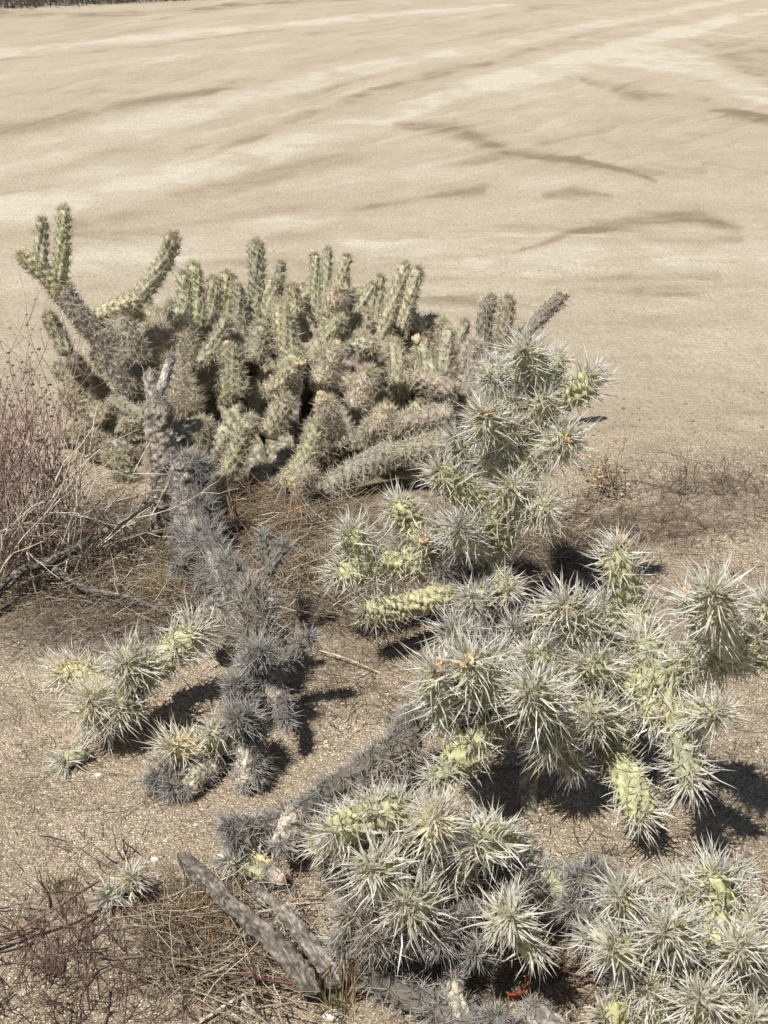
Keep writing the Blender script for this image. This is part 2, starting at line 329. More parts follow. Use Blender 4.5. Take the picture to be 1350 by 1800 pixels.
# ------------------------------------------------------------------ ground
def seg_dist(px, py, a, b):
    ax, ay = a; bx, by = b; vx, vy = bx - ax, by - ay
    t = np.clip(((px - ax) * vx + (py - ay) * vy) / (vx * vx + vy * vy), 0, 1)
    return np.hypot(px - ax - t * vx, (py - ay - t * vy)), t
def build_ground():
    Yr = np.concatenate([np.linspace(-6, .85, 12), .9 * (26 / .9) ** np.linspace(0, 1, 820), 26 * (900 / 26) ** np.linspace(0.03, 1, 30)])
    nx = 560; u = np.linspace(-1, 1, nx)
    u = np.sign(u) * (np.abs(u) * .8 + .2 * np.abs(u) ** 5 + 9 * np.maximum(np.abs(u) - .96, 0) / .04)
    wd = np.where(Yr < 1, 3, .47 * np.abs(Yr) + 1.0) * 1.3
    wd = np.where(Yr > 26, wd * (1 + (Yr - 26) / 60), wd)
    Y = np.repeat(Yr[:, None], nx, 1); X = wd[:, None] * u[None]
    Z = gz(X, Y)
    # ground points projected to image pixels (x, y); the markings are placed in these
    Yc = np.maximum(Y, .5); depth = Yc * cp + H * sp
    sx = 675 + F * X / depth; sy = 900 - F * (Yc * sp - H * cp) / depth
    n1 = fbm(X * 2.0, Y * 1.1, 4) - .5; n2 = fbm(X * 6 + 4, Y * 3.3, 3) - .5
    n3 = fbm(X * 3.2 + 11, Y * 2.4 + 7, 5) - .5; n4 = fbm(X * 3.5 + 31, Y * 2.6 + 3, 5)
    jx = sx + n1 * 30 + n3 * 26; jy = sy + (n1 * 8 + n2 * 6 + n3 * 10) * np.clip(sy / 350, .15, 1.3)
    light = np.zeros_like(X); dark = np.zeros_like(X)
    def stroke(dst, pts, wpx, amt, soft=.6):
        best = np.zeros_like(X)
        for i in range(len(pts) - 1):
            (x0, y0, *w0), (x1, y1, *w1) = pts[i], pts[i + 1]
            d, t = seg_dist(jx, jy, (x0, y0), (x1, y1))
            ww = (w0[0] if w0 else wpx) * (1 - t) + (w1[0] if w1 else wpx) * t
            best = np.maximum(best, 1 - sstep(ww * (1 - soft), ww * (1 + soft * .9), d))
        dst += best * amt * (.35 + .65 * sstep(.36, .56, n4)) * (.7 + .6 * (n2 + .5))
    # pale wheel tracks
    stroke(light, [(-60, 300, 26), (250, 222, 22), (560, 140, 12), (820, 90, 9), (1120, 30, 7), (1300, 0, 5)], 10, .8)
    stroke(light, [(-50, 385, 30), (200, 325, 32), (450, 275, 22), (690, 205, 16), (900, 130, 12), (1180, 60, 8), (1350, 20, 6)], 10, 1.0)
    stroke(light, [(-20, 95, 8), (300, 62, 6), (600, 35, 5), (900, 8, 4)], 6, .8)
    stroke(light, [(-20, 140, 5), (300, 100, 5), (700, 60, 5)], 6, .4)
    stroke(light, [(1080, 95, 26), (1240, 120, 18), (1400, 190, 18)], 20, .8)
    stroke(light, [(800, 160, 14), (960, 130, 18), (1120, 80, 14), (1290, 30, 8)], 12, .7)
    stroke(light, [(500, 330, 10), (760, 300, 14), (1000, 320, 14), (1350, 340, 16)], 12, .35)
    stroke(light, [(600, 440, 24), (900, 470, 30), (1350, 440, 20)], 24, .45)
    stroke(light, [(-50, 500, 30), (300, 430, 22), (600, 380, 10)], 24, .6)
    stroke(light, [(980, 640, 40), (1350, 620, 50)], 24, .35)
    # damp / darker sand
    _st = stroke
    def stroke(dst, pts, wpx, amt, soft=.6): _st(dst, pts, wpx, amt * (.8 if dst is dark else .75), .85)
    stroke(dark, [(-20, 235, 12), (200, 190, 9), (420, 150, 5)], 10, .8)
    stroke(dark, [(300, 290, 4), (460, 235, 7), (640, 165, 7), (860, 110, 6), (1020, 66, 6)], 6, .7)
    stroke(dark, [(560, 255, 3), (340, 300, 4), (120, 380, 3)], 4, .35)
    stroke(dark, [(620, 270, 12), (450, 310, 16), (260, 360, 16), (120, 400, 12)], 10, .65)
    stroke(dark, [(-20, 345, 3), (80, 325, 4)], 4, .9)
    stroke(dark, [(-20, 25, 6), (200, 26, 4), (430, 8, 4), (700, -8, 4)], 5, .9)
    stroke(dark, [(-20, 108, 2), (200, 88, 2), (500, 52, 2)], 3, .6)
    stroke(dark, [(700, 222, 7), (800, 228, 14), (900, 268, 10), (1020, 282, 5)], 10, 1.0)
    stroke(dark, [(890, 268, 5), (1020, 280, 5), (1095, 300, 4), (1145, 318, 4)], 5, 1.3)
    stroke(dark, [(1000, 285, 8), (1100, 300, 9), (1220, 300, 8)], 8, .5)
    stroke(dark, [(1030, 142, 5), (1110, 165, 12), (1240, 185, 13), (1380, 220, 6)], 8, .85)
    stroke(dark, [(1230, 70, 8), (1300, 95, 26), (1400, 130, 30)], 20, .6)
    stroke(dark, [(550, 383, 2), (620, 368, 6), (700, 358, 5), (850, 335, 10)], 5, .85)
    stroke(dark, [(960, 345, 5), (1010, 338, 13), (1070, 345, 5)], 8, .8)
    stroke(dark, [(900, 442, 2), (1020, 408, 8), (1120, 388, 16), (1220, 380, 14), (1290, 400, 8)], 8, 1.0)
    stroke(dark, [(1130, 412, 10), (1230, 428, 18), (1300, 420, 8)], 8, .6)
    stroke(dark, [(700, 412, 8), (745, 414, 7)], 8, .6)
    stroke(dark, [(1040, 495, 3), (1150, 488, 5), (1260, 485, 6)], 5, .6)
    stroke(dark, [(1220, 462, 5), (1330, 456, 7)], 5, .6)
    stroke(dark, [(640, 445, 8), (600, 450, 8)], 8, .35)
    stroke(dark, [(980, 510, 4), (1130, 512, 6)], 5, .5)
    stroke(dark, [(560, 60, 10), (650, 70, 14)], 8, .3)
    stroke(dark, [(960, 760, 3), (1150, 756, 3), (1400, 764, 3)], 5, .8)
    stroke(dark, [(1080, 808, 2), (1200, 808, 3), (1400, 804, 2)], 5, .6)
    stroke(dark, [(1020, 785, 18), (1400, 790, 20)], 5, .45)
    gg = np.random.default_rng(77); lotrows = Yr > 3.4
    for k in range(420):
        x0, y0 = gg.uniform(-60, 1400), 8 + 560 * gg.random() ** 1.2
        sc = .25 + y0 / 450
        if y0 > 380: sl_ = gg.normal(-.03, .06)
        elif x0 > 880 + .3 * y0: sl_ = gg.choice([.17, -.28], p=[.7, .3]) + gg.normal() * .04
        else: sl_ = -.27 + gg.normal() * .05
        ln = gg.uniform(120, 650); ww = gg.uniform(1.0, 9) * sc
        tgt = light if gg.random() < .5 else dark
        sub = (slice(None),) ; x1 = x0 + ln; y1 = y0 + ln * sl_ * min(1, .45 + y0 / 400)
        rows = lotrows
        d, t_ = seg_dist(jx[rows], jy[rows], (x0, y0), (x1, y1)); w2 = ww * np.sin(np.clip(t_, .04, .96) * np.pi)
        tgt[rows] += (1 - sstep(w2 * .2, w2 * 1.8 + .5, d)) * gg.uniform(.08, .24) * (.4 + .9 * sstep(.35, .6, n4[rows]))
    # soil under the plants: browner, with litter; the lot: pale packed sand
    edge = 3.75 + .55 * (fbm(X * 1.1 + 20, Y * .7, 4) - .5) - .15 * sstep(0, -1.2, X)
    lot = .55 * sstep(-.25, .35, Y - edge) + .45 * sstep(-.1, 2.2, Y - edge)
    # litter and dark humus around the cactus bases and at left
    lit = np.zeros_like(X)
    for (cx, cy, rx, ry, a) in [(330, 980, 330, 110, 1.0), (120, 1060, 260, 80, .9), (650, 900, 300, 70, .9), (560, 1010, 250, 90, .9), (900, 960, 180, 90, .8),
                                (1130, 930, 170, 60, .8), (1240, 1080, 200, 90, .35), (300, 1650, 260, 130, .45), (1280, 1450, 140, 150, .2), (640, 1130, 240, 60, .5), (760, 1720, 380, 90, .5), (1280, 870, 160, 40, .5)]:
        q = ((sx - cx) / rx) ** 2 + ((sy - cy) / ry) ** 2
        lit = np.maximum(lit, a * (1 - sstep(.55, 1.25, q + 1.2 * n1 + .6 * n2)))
    V = np.stack([X, Y, Z], -1).reshape(-1, 3); nr = len(Yr)
    idx = np.arange(nr * nx).reshape(nr, nx)
    Fq = np.stack([idx[:-1, :-1], idx[:-1, 1:], idx[1:, 1:], idx[1:, :-1]], -1).reshape(-1, 4)
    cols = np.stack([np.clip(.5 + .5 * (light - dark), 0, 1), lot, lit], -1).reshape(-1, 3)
    # ------- material
    m = bpy.data.materials.new('desert_soil'); m.use_nodes = True; t = m.node_tree; N = t.nodes; L = t.links
    b = N['Principled BSDF']; b.inputs['Roughness'].default_value = .95; b.inputs['Specular IOR Level'].default_value = .15
    a = N.new('ShaderNodeAttribute'); a.attribute_name = 'Col'; sep = N.new('ShaderNodeSeparateColor'); L.new(a.outputs['Color'], sep.inputs[0])
    tc = N.new('ShaderNodeTexCoord')
    def mapping(sc, rot=0):
        mp = N.new('ShaderNodeMapping'); mp.inputs['Scale'].default_value = sc; mp.inputs['Rotation'].default_value = (0, 0, rot)
        L.new(tc.outputs['Object'], mp.inputs['Vector']); return mp.outputs[0]
    def noise(v, scale, det=5, rough=.6):
        n = N.new('ShaderNodeTexNoise'); n.inputs['Scale'].default_value = scale; n.inputs['Detail'].default_value = det; n.inputs['Roughness'].default_value = rough
        L.new(v, n.inputs['Vector']); return n.outputs['Fac']
    def ramp(v, stops):
        r = N.new('ShaderNodeValToRGB'); e = r.color_ramp.elements
        while len(e) < len(stops): e.new(.5)
        for i, (p, c) in enumerate(stops): e[i].position = p; e[i].color = (*c, 1) if len(c) == 3 else c
        L.new(v, r.inputs[0]); return r.outputs[0]
    def mix(f, x, y, mode='MIX'):
        mm = N.new('ShaderNodeMix'); mm.data_type = 'RGBA'; mm.blend_type = mode
        if isinstance(f, float): mm.inputs[0].default_value = f
        else: L.new(f, mm.inputs[0])
        for s_, q in ((6, x), (7, y)):
            if isinstance(q, tuple): mm.inputs[s_].default_value = (*q, 1)
            else: L.new(q, mm.inputs[s_])
        return mm.outputs[2]
    def math_(op, x, y=None, cl=False):
        mm = N.new('ShaderNodeMath'); mm.operation = op; mm.use_clamp = cl
        for i, q in enumerate((x, y)):
            if q is None: continue
            if isinstance(q, (int, float)): mm.inputs[i].default_value = q
            else: L.new(q, mm.inputs[i])
        return mm.outputs[0]
    G1 = (0, 0, 0); W1 = (1, 1, 1)
    streak = noise(mapping((1.3, .22, 1), math.radians(-17)), 1.6, 5, .5)
    streak2 = noise(mapping((.6, 1.2, 1), math.radians(8)), 1.6, 6, .55)
    tone = math_('ADD', sep.outputs[0], math_('MULTIPLY', math_('ADD', math_('SUBTRACT', streak, .5), math_('SUBTRACT', streak2, .5)), .38), True)
    lotc = ramp(tone, [(0.0, (.29, .24, .172)), (.25, (.41, .348, .256)), (.5, (.52, .457, .353)), (.75, (.595, .535, .428)), (1, (.66, .61, .51))])
    grain = noise(tc.outputs['Object'], 260, 3, .7)
    grain2 = noise(tc.outputs['Object'], 55, 4, .7)
    lotc = mix(1.0, lotc, ramp(grain, [(.25, (.74, .73, .71)), (.75, (1.22, 1.22, 1.23))]), 'MULTIPLY')
    grit = noise(tc.outputs['Object'], 95, 2, .75); drift = noise(mapping((5, 6, 1), math.radians(4)), 2.0, 6, .7)
    lotc = mix(1.0, lotc, ramp(grit, [(.30, (.70, .68, .65)), (.42, (.96, .96, .955)), (.58, (1.03, 1.03, 1.03)), (.72, (1.22, 1.22, 1.21))]), 'MULTIPLY')
    lotc = mix(1.0, lotc, ramp(drift, [(.3, (.90, .885, .86)), (.7, (1.09, 1.095, 1.10))]), 'MULTIPLY')
    lotc = mix(1.0, lotc, ramp(grain2, [(.3, (.80, .785, .77)), (.7, (1.14, 1.14, 1.14))]), 'MULTIPLY')
    # near soil: coarse decomposed granite, grains of quartz, brown and dark bits
    vo = N.new('ShaderNodeTexVoronoi'); vo.inputs['Scale'].default_value = 400; L.new(tc.outputs['Object'], vo.inputs['Vector'])
    sv = N.new('ShaderNodeSeparateColor'); L.new(vo.outputs['Color'], sv.inputs[0])
    soil = ramp(sv.outputs[0], [(0.0, (.11, .087, .063)), (.10, (.235, .19, .137)), (.5, (.35, .288, .208)), (.8, (.445, .377, .285)), (.92, (.57, .50, .395)), (1, (.85, .79, .69))])
    big = noise(tc.outputs['Object'], 7, 6, .65)
    soil = mix(1.0, soil, ramp(big, [(.3, (.80, .78, .75)), (.7, (1.25, 1.24, 1.22))]), 'MULTIPLY')
    fine = noise(tc.outputs['Object'], 420, 2, .6)
    soil = mix(1.0, soil, ramp(fine, [(.3, (.75, .75, .75)), (.7, (1.2, 1.2, 1.2))]), 'MULTIPLY')
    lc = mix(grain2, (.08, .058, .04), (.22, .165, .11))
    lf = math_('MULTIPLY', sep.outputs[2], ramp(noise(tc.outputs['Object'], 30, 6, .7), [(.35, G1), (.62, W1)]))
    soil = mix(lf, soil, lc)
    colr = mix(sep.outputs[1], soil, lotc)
    L.new(colr, b.inputs['Base Color'])
    bp = N.new('ShaderNodeBump'); bp.inputs['Distance'].default_value = .006; bp.inputs['Strength'].default_value = .55
    hh = math_('ADD', math_('MULTIPLY', vo.outputs['Distance'], -.45), math_('ADD', math_('MULTIPLY', grain2, 1.1), math_('MULTIPLY', grain, .35)))
    L.new(hh, bp.inputs['Height'])
    b2 = N.new('ShaderNodeBump'); b2.inputs['Distance'].default_value = .02; b2.inputs['Strength'].default_value = .5
    L.new(grain2, b2.inputs['Height']); L.new(b2.outputs[0], bp.inputs['Normal']); L.new(bp.outputs[0], b.inputs['Normal'])
    o = mesh_np('ground', V, Fq, m, cols); tag(o, kind='structure')
    o['label'] = 'pale sandy dirt lot with faint wheel tracks and brown gravelly soil in front'
build_ground()

# ------------------------------------------------------------------ loose gravel, twigs, grass
def region_pts(n, boxes, g):
    """boxes: (x0,y0,x1,y1,weight) in photo pixels on the ground"""
    wts = np.array([b[4] for b in boxes], float); wts /= wts.sum(); out = []
    for b, k in zip(boxes, g.multinomial(n, wts)):
        cx, cy, rx, ry = (b[0] + b[2]) / 2, (b[1] + b[3]) / 2, (b[2] - b[0]) / 2, (b[3] - b[1]) / 2
        th = g.uniform(0, 2 * np.pi, k); rr = np.sqrt(g.random(k)) * g.uniform(.75, 1.1, k)
        for x, y in zip(cx + rx * rr * np.cos(th) * 1.05, cy + ry * rr * np.sin(th) * 1.05):
            out.append(gr(x, min(y, 1990)))
    p = np.array(out); p[:, 2] = gz(p[:, 0], p[:, 1]); return p
ico = None
def ico_base():
    f = (1 + 5 ** .5) / 2
    v = np.array([(-1, f, 0), (1, f, 0), (-1, -f, 0), (1, -f, 0), (0, -1, f), (0, 1, f), (0, -1, -f), (0, 1, -f), (f, 0, -1), (f, 0, 1), (-f, 0, -1), (-f, 0, 1)], float)
    v /= np.linalg.norm(v[0])
    fc = np.array([(0, 11, 5), (0, 5, 1), (0, 1, 7), (0, 7, 10), (0, 10, 11), (1, 5, 9), (5, 11, 4), (11, 10, 2), (10, 7, 6), (7, 1, 8), (3, 9, 4), (3, 4, 2), (3, 2, 6), (3, 6, 8), (3, 8, 9), (4, 9, 5), (2, 4, 11), (6, 2, 10), (8, 6, 7), (9, 8, 1)])
    return v, fc
def stones(P, size, cols, g):
    v, f = ico_base(); K = len(P)
    sc = size[:, None] * g.uniform(.6, 1.3, (K, 3)) * np.array([1, 1, .6])
    V = v[None] * (1 + g.uniform(-.22, .22, (K, 12, 1))) * sc[:, None]
    a = g.uniform(0, 2 * np.pi, K); c, s = np.cos(a)[:, None], np.sin(a)[:, None]
    V = np.stack([V[..., 0] * c - V[..., 1] * s, V[..., 0] * s + V[..., 1] * c, V[..., 2]], -1) + P[:, None]
    V[..., 2] += (sc[:, 2] * .25)[:, None]
    return V.reshape(-1, 3), (np.arange(K)[:, None, None] * 12 + f[None]).reshape(-1, 3), np.repeat(cols, 12, 0)
g = np.random.default_rng(11)
P = np.vstack([region_pts(11000, [(-200, 1120, 1500, 1950, 4), (-200, 900, 1500, 1400, 3)], g), region_pts(2500, [(-100, 800, 1450, 1100, 2)], g), region_pts(3200, [(850, 420, 1500, 880, 2), (950, 680, 1500, 860, 2), (-200, 400, 300, 640, .6), (300, 250, 1350, 520, .5)], g)])
pal = np.array([(.62, .56, .47), (.45, .37, .28), (.34, .26, .18), (.26, .2, .14), (.14, .1, .08), (.70, .66, .6), (.38, .26, .17)])
cc = pal[g.choice(7, len(P), p=[.16, .25, .22, .15, .07, .06, .09])] * g.uniform(.8, 1.15, (len(P), 1))
sz = .0010 + .0019 * g.random(len(P)) ** 3 + .0035 * g.random(len(P)) * (g.random(len(P)) < .08)
far = P[:, 1] > 3.9; cc[far] = np.array([.30, .23, .16]) * g.uniform(.6, 1.3, (far.sum(), 1)); sz[far] *= 1.2
v, f, c = stones(P, sz, cc, g)
tag(mesh_np('gravel', v, f, M_STONE, c, smooth=False), 'coarse pale and brown granite grit scattered over the soil', 'gravel', kind='stuff')

def litter(n, boxes, L0, L1, r0, pal, g, lift=.012, arch=.25):
    P = region_pts(n, boxes, g); K = len(P); a = g.uniform(0, 2 * np.pi, K); Ln = g.uniform(L0, L1, K) * (.4 + .6 * g.random(K))
    d = np.stack([np.cos(a), np.sin(a), g.uniform(-.1, arch, K)], 1)
    q = np.linspace(0, 1, 5)[None, :, None]
    side = np.stack([-np.sin(a), np.cos(a), np.zeros(K)], 1) * g.normal(size=(K, 1)) * .18
    PP = P[:, None] + d[:, None] * q * Ln[:, None, None] + side[:, None] * (q ** 2) * Ln[:, None, None]
    PP += g.normal(size=PP.shape) * Ln[:, None, None] * .025
    PP[..., 2] = np.maximum(PP[..., 2], gz(PP[..., 0], PP[..., 1]) + r0) + g.uniform(0, lift, K)[:, None]
    R = r0 * g.uniform(.5, 1.4, (K, 1)) * np.linspace(1, .45, 5)[None]
    cols = pal[g.integers(0, len(pal), K)] * g.uniform(.7, 1.25, (K, 1))
    return tubes(PP, R, 3, cols)
darkp = np.array([(.10, .065, .05), (.15, .10, .08), (.07, .05, .045), (.2, .15, .11)])
v, f, c = litter(6500, [(0, 850, 620, 1150, 2.5), (550, 880, 1350, 1120, 2.2), (-100, 1500, 620, 1900, 1.2), (600, 1100, 1400, 1850, 2), (500, 1080, 800, 1300, .8), (1000, 800, 1450, 960, 1.6), (-100, 1100, 400, 1500, .5)], .02, .10, .0007, darkp, g)
v2, f2, c2 = litter(700, [(60, 880, 620, 1140, 2), (560, 900, 760, 1100, 1), (850, 880, 1100, 1010, 1), (380, 1480, 700, 1720, 1), (900, 1550, 1150, 1800, .6), (-60, 1560, 400, 1800, .6)], .04, .14, .0018, darkp * 1.6, g, lift=.01, arch=.15)
f2 = f2 + len(v); v = np.vstack([v, v2]); f = np.vstack([f, f2]); c = np.vstack([c, c2])
tag(mesh_np('twig_litter', v, f, M_TWIG, c), 'thin dark twigs and broken spines littered over the soil', 'twigs', kind='stuff')
straw = np.array([(.36, .28, .18), (.46, .38, .27), (.24, .18, .12), (.56, .49, .38), (.30, .21, .13), (.16, .12, .09), (.22, .18, .15)])
v, f, c = litter(9500, [(120, 880, 620, 1140, 3.2), (0, 960, 330, 1120, 1.2), (380, 820, 640, 960, 2.2), (520, 900, 800, 1110, 1.2), (820, 900, 1060, 1010, 1.1), (900, 1080, 1060, 1160, .4), (250, 1560, 500, 1760, .9), (-100, 980, 200, 1150, .5)], .03, .12, .0008, straw, g, lift=.02, arch=.55)
tag(mesh_np('dry_grass_thatch', v, f, M_GRASS, c), 'matted straw coloured dry grass between and behind the cacti', 'dry grass', kind='stuff')
v, f, c = litter(1500, [(120, 900, 620, 1120, 3), (-60, 900, 260, 1060, 1.6), (400, 820, 640, 960, 1.2), (250, 1560, 600, 1790, 1.4), (560, 960, 740, 1100, .8), (850, 900, 1040, 1000, .6)], .06, .20, .0013, np.array([(.55, .48, .36), (.66, .60, .48), (.42, .34, .24), (.3, .25, .19)]), g, lift=.03, arch=.6)
tag(mesh_np('straw_stalks', v, f, M_GRASS, c), 'long pale straw stalks lying criss cross over the litter', 'straw', kind='stuff')
v, f, c = litter(5000, [(0, 1050, 420, 1180, 1.6), (250, 960, 620, 1120, 2.0), (600, 1030, 760, 1110, 1.0), (560, 930, 720, 1010, .6)], .015, .055, .0006, np.array([(.2, .18, .16), (.3, .28, .26), (.13, .12, .11), (.4, .37, .33)]), g, lift=.015, arch=.6)
tag(mesh_np('fallen_spines', v, f, M_TWIG, c), 'grey fallen cactus spines matted over the soil at left', 'spine litter', kind='stuff')
# far scrub bank
K = 9000; X = g.uniform(-11, -1.8, K); Yy = 23.6 + .72 * X + g.random(K) * 2.2
clump = fbm(X * 1.6, Yy * 1.3, 3); keep = clump > .42; X, Yy = X[keep], Yy[keep]; K = len(X)
B = np.stack([X, Yy, gz(X, Yy) - .02], 1); d = g.normal(size=(K, 3)) * .55; d[:, 2] = np.abs(d[:, 2]) * .7 + .45
q = np.linspace(0, 1, 4)[None, :, None]; PP = B[:, None] + d[:, None] * q * g.uniform(.15, .5, (K, 1, 1)) + g.normal(size=(K, 4, 3)) * .02
v, f, c = tubes(PP, .007 * np.ones((K, 4)) * np.linspace(1, .4, 4)[None], 3, np.array([(.13, .12, .11), (.22, .2, .19), (.3, .26, .2), (.08, .08, .07)])[g.integers(0, 4, K)])
tag(mesh_np('scrub', v, f, M_TWIG, c), 'low grey scrub along the far edge of the dirt lot', 'scrub', kind='stuff')

# ------------------------------------------------------------------ shrubs
def shrub(name, label, cat, base_px, height_px, spread, n_stems, col, g, depth=3, r0=.0016, nsub=4, up=1.0, heads=None, group=None, lean=(0, 0), spots=.03, wig=.08, part='branches', headsize=.004):
    base = gr(*base_px); base[2] = float(gz(base[0], base[1])); t = thing(name, base, label, cat, group)
    Hm = px2m(height_px, base[1]) / cp
    lines, rads, ends = [], [], []
    def grow(p, d, L, r, lev):
        pts = [p]; dd = d.copy()
        for i in range(4):
            dd = dd + g.normal(size=3) * wig * 2; dd /= np.linalg.norm(dd); 
            p2 = pts[-1] + dd * L / 4
            fl = float(gz(p2[0], p2[1])) + .003
            if p2[2] < fl: p2[2] = fl; dd[2] = abs(dd[2])
            pts.append(p2)
        lines.append(pts); rads.append(np.linspace(r, r * .55, 5))
        if lev <= 1: ends.append(pts[-1])
        if lev > 0:
            for k in range(nsub):
                i = g.integers(1, 5); q = g.normal(size=3); q[2] += .35 * up
                nd = dd * .9 + q / np.linalg.norm(q) * .75; nd /= np.linalg.norm(nd)
                grow(pts[i], nd, L * g.uniform(.4, .75), r * .62, lev - 1)
    for k in range(n_stems):
        a = g.uniform(0, 2 * np.pi); s = spread * np.sqrt(g.random())
        d = np.array([math.cos(a) * s + lean[0], math.sin(a) * s + lean[1], up]); d /= np.linalg.norm(d)
        grow(base + np.array([g.normal() * spots, g.normal() * spots, -.004]), d, Hm * g.uniform(.45, .8), r0, depth - 1)
    P = np.array(lines) - base; R = np.array(rads); K = len(P)
    cols = np.array(col)[g.integers(0, len(col), K)] * g.uniform(.75, 1.25, (K, 1))
    v, f, c = tubes(P, R, 3, cols); mesh_np(part, v, f, M_TWIG, c, parent=t)
    if heads is not None and ends:
        E = np.array(ends) - base; E = E[g.random(len(E)) < heads[1]]
        v, f, c = stones(E, g.uniform(.5, 1.2, len(E)) * headsize, np.array(heads[0])[g.integers(0, len(heads[0]), len(E))] * g.uniform(.7, 1.2, (len(E), 1)), g)
        mesh_np('seed_heads', v, f, M_TWIG, c, smooth=False, parent=t)['kind'] = 'stuff'
    return t
g = np.random.default_rng(21)
maroon = [(.24, .155, .135), (.32, .22, .19), (.17, .11, .10), (.42, .33, .28)]
shrub('dry_shrub', 'bushy dry maroon brown shrub with small seed heads at the left edge of the photo', 'shrub', (0, 985), 305, .27, 80, maroon, g, depth=3, r0=.0021, nsub=4, heads=([(.17, .09, .08), (.24, .14, .11), (.12, .07, .06)], .8), spots=.12, wig=.05, headsize=.0045)
pale = [(.60, .54, .43), (.50, .43, .33), (.68, .62, .52)]
shrub('bare_shrub', 'pale leafless shrub with cream forked twigs in front of the maroon shrub', 'shrub', (35, 1030), 300, .50, 14, pale, g, depth=3, r0=.0024, nsub=3, spots=.10, wig=.10, lean=(.15, 0))
shrub('bare_shrub', 'pale zigzag twigs rising in front of the left end of the big green cactus', 'shrub', (110, 990), 300, .40, 5, pale, g, depth=2, r0=.0026, nsub=4, spots=.03, wig=.10, lean=(.55, .0))
dk = [(.16, .12, .09), (.22, .17, .13), (.11, .08, .06)]
tan = [(.32, .24, .15), (.42, .33, .22), (.24, .17, .11)]
shrub('small_shrub', 'small dry tan shrub with buff seed heads right of the topmost silver cactus branch', 'shrub', (1075, 862), 95, .8, 12, tan, g, depth=3, r0=.0014, nsub=3, heads=([(.5, .4, .24), (.42, .33, .2)], .7), headsize=.005)
shrub('small_shrub', 'small leafless dark twig shrub standing alone at the edge of the sand lot', 'shrub', (1185, 872), 75, .9, 9, dk, g, depth=3, r0=.0012, nsub=3)
shrub('small_shrub', 'small leafless dark twig shrub nearest the right edge of the photo', 'shrub', (1290, 868), 70, .9, 9, dk, g, depth=3, r0=.0012, nsub=3)
shrub('small_shrub', 'low tangled dark brown shrub behind the two fruited tips of the right cactus', 'shrub', (1100, 935), 60, 1.4, 16, dk + [(.3, .2, .14)], g, depth=3, r0=.0012, nsub=4, spots=.08)
shrub('small_shrub', 'low tangled brown shrub below the small tan shrub with seed heads', 'shrub', (1010, 905), 65, 1.3, 14, tan + dk, g, depth=3, r0=.0012, nsub=4, spots=.06)
red = [(.13, .065, .055), (.17, .09, .075), (.10, .06, .05), (.2, .14, .11)]
shrub('wiry_shrub', 'wiry dark red leafless shrub in the bottom left corner', 'shrub', (105, 1740), 165, .8, 24, red, g, depth=3, r0=.0013, nsub=4, spots=.06)
shrub('wiry_shrub', 'low dark red wiry twigs sprawling between the small pale cactus joint and the fallen log', 'shrub', (270, 1690), 100, 1.2, 9, red, g, depth=3, r0=.0014, nsub=3, spots=.05)
shrub('wiry_shrub', 'thin dark twigs trailing in an arc below the fallen log', 'shrub', (440, 1735), 90, 2.2, 12, red, g, depth=3, r0=.0013, nsub=3, spots=.06, up=.5)
shrub('wiry_shrub', 'tiny forked dark twig standing on the sunlit gravel beside the black shadow', 'shrub', (1062, 1505), 60, .5, 3, dk, g, depth=2, r0=.0011, nsub=3, spots=.004)
shrub('wiry_shrub', 'short dark red twig stub standing left of the fallen log', 'shrub', (225, 1505), 60, .5, 4, red, g, depth=2, r0=.0017, nsub=2, spots=.01, lean=(-.3, 0))
shrub('wiry_shrub', 'brown dry weed standing in front of the base of the big green cactus', 'weed', (440, 935), 100, .8, 14, [(.36, .2, .11), (.28, .17, .1), (.45, .3, .18)], g, depth=3, r0=.0012, nsub=3, spots=.06)
shrub('wiry_shrub', 'brown dry weed under the right side of the topmost silver cactus branch', 'weed', (950, 990), 70, .8, 16, [(.3, .2, .13), (.22, .15, .1), (.4, .3, .2)], g, depth=3, r0=.0011, nsub=3, spots=.07)
def tuft(label, base_px, h_px, n, cols, g, spread=.7, r=.0009, name='grass_tuft', rb=.02):
    base = gr(*base_px); base[2] = float(gz(base[0], base[1]))
    hm = px2m(h_px, base[1]); K = n; a = g.uniform(0, 2 * np.pi, K); s = spread * g.random(K)
    d = np.stack([np.cos(a) * s, np.sin(a) * s, np.ones(K)], 1); d /= np.linalg.norm(d, axis=1, keepdims=True); Ln = hm * g.uniform(.4, 1.1, K)
    q = np.linspace(0, 1, 6)[None, :, None]; o = np.stack([g.normal(size=K) * rb, g.normal(size=K) * rb, np.zeros(K)], 1)
    PP = o[:, None] + d[:, None] * q * Ln[:, None, None]; PP[..., 2] -= (q[..., 0] ** 2) * (Ln * s * .5)[:, None]
    PP[..., 2] = np.maximum(PP[..., 2], .002)
    cc = np.array(cols)[g.integers(0, len(cols), K)] * g.uniform(.75, 1.25, (K, 1))
    v, f, c = tubes(PP, r * np.ones((K, 6)) * np.array([1, 1, .9, .7, .5, .15])[None], 3, cc)
    ob = mesh_np(name, v, f, M_GRASS, c); ob.location = base
    return tag(ob, label, 'grass')
S3 = [(.45, .36, .20), (.55, .46, .28), (.38, .25, .12)]
tuft('rusty straw coloured grass tuft left of the fallen log', (365, 1625), 70, 220, [(.45, .3, .13), (.5, .38, .2), (.3, .2, .1)], g, 1.3, rb=.03)
tuft('small patch of green grass under the pale cactus joint at lower left', (300, 1640), 50, 110, [(.14, .15, .06), (.2, .2, .09), (.3, .27, .12)], g, 1.2, rb=.03)
tuft('thin green sprout left of the small pale cactus joint', (100, 1560), 45, 30, [(.16, .16, .08), (.25, .22, .12)], g, .8, rb=.01)
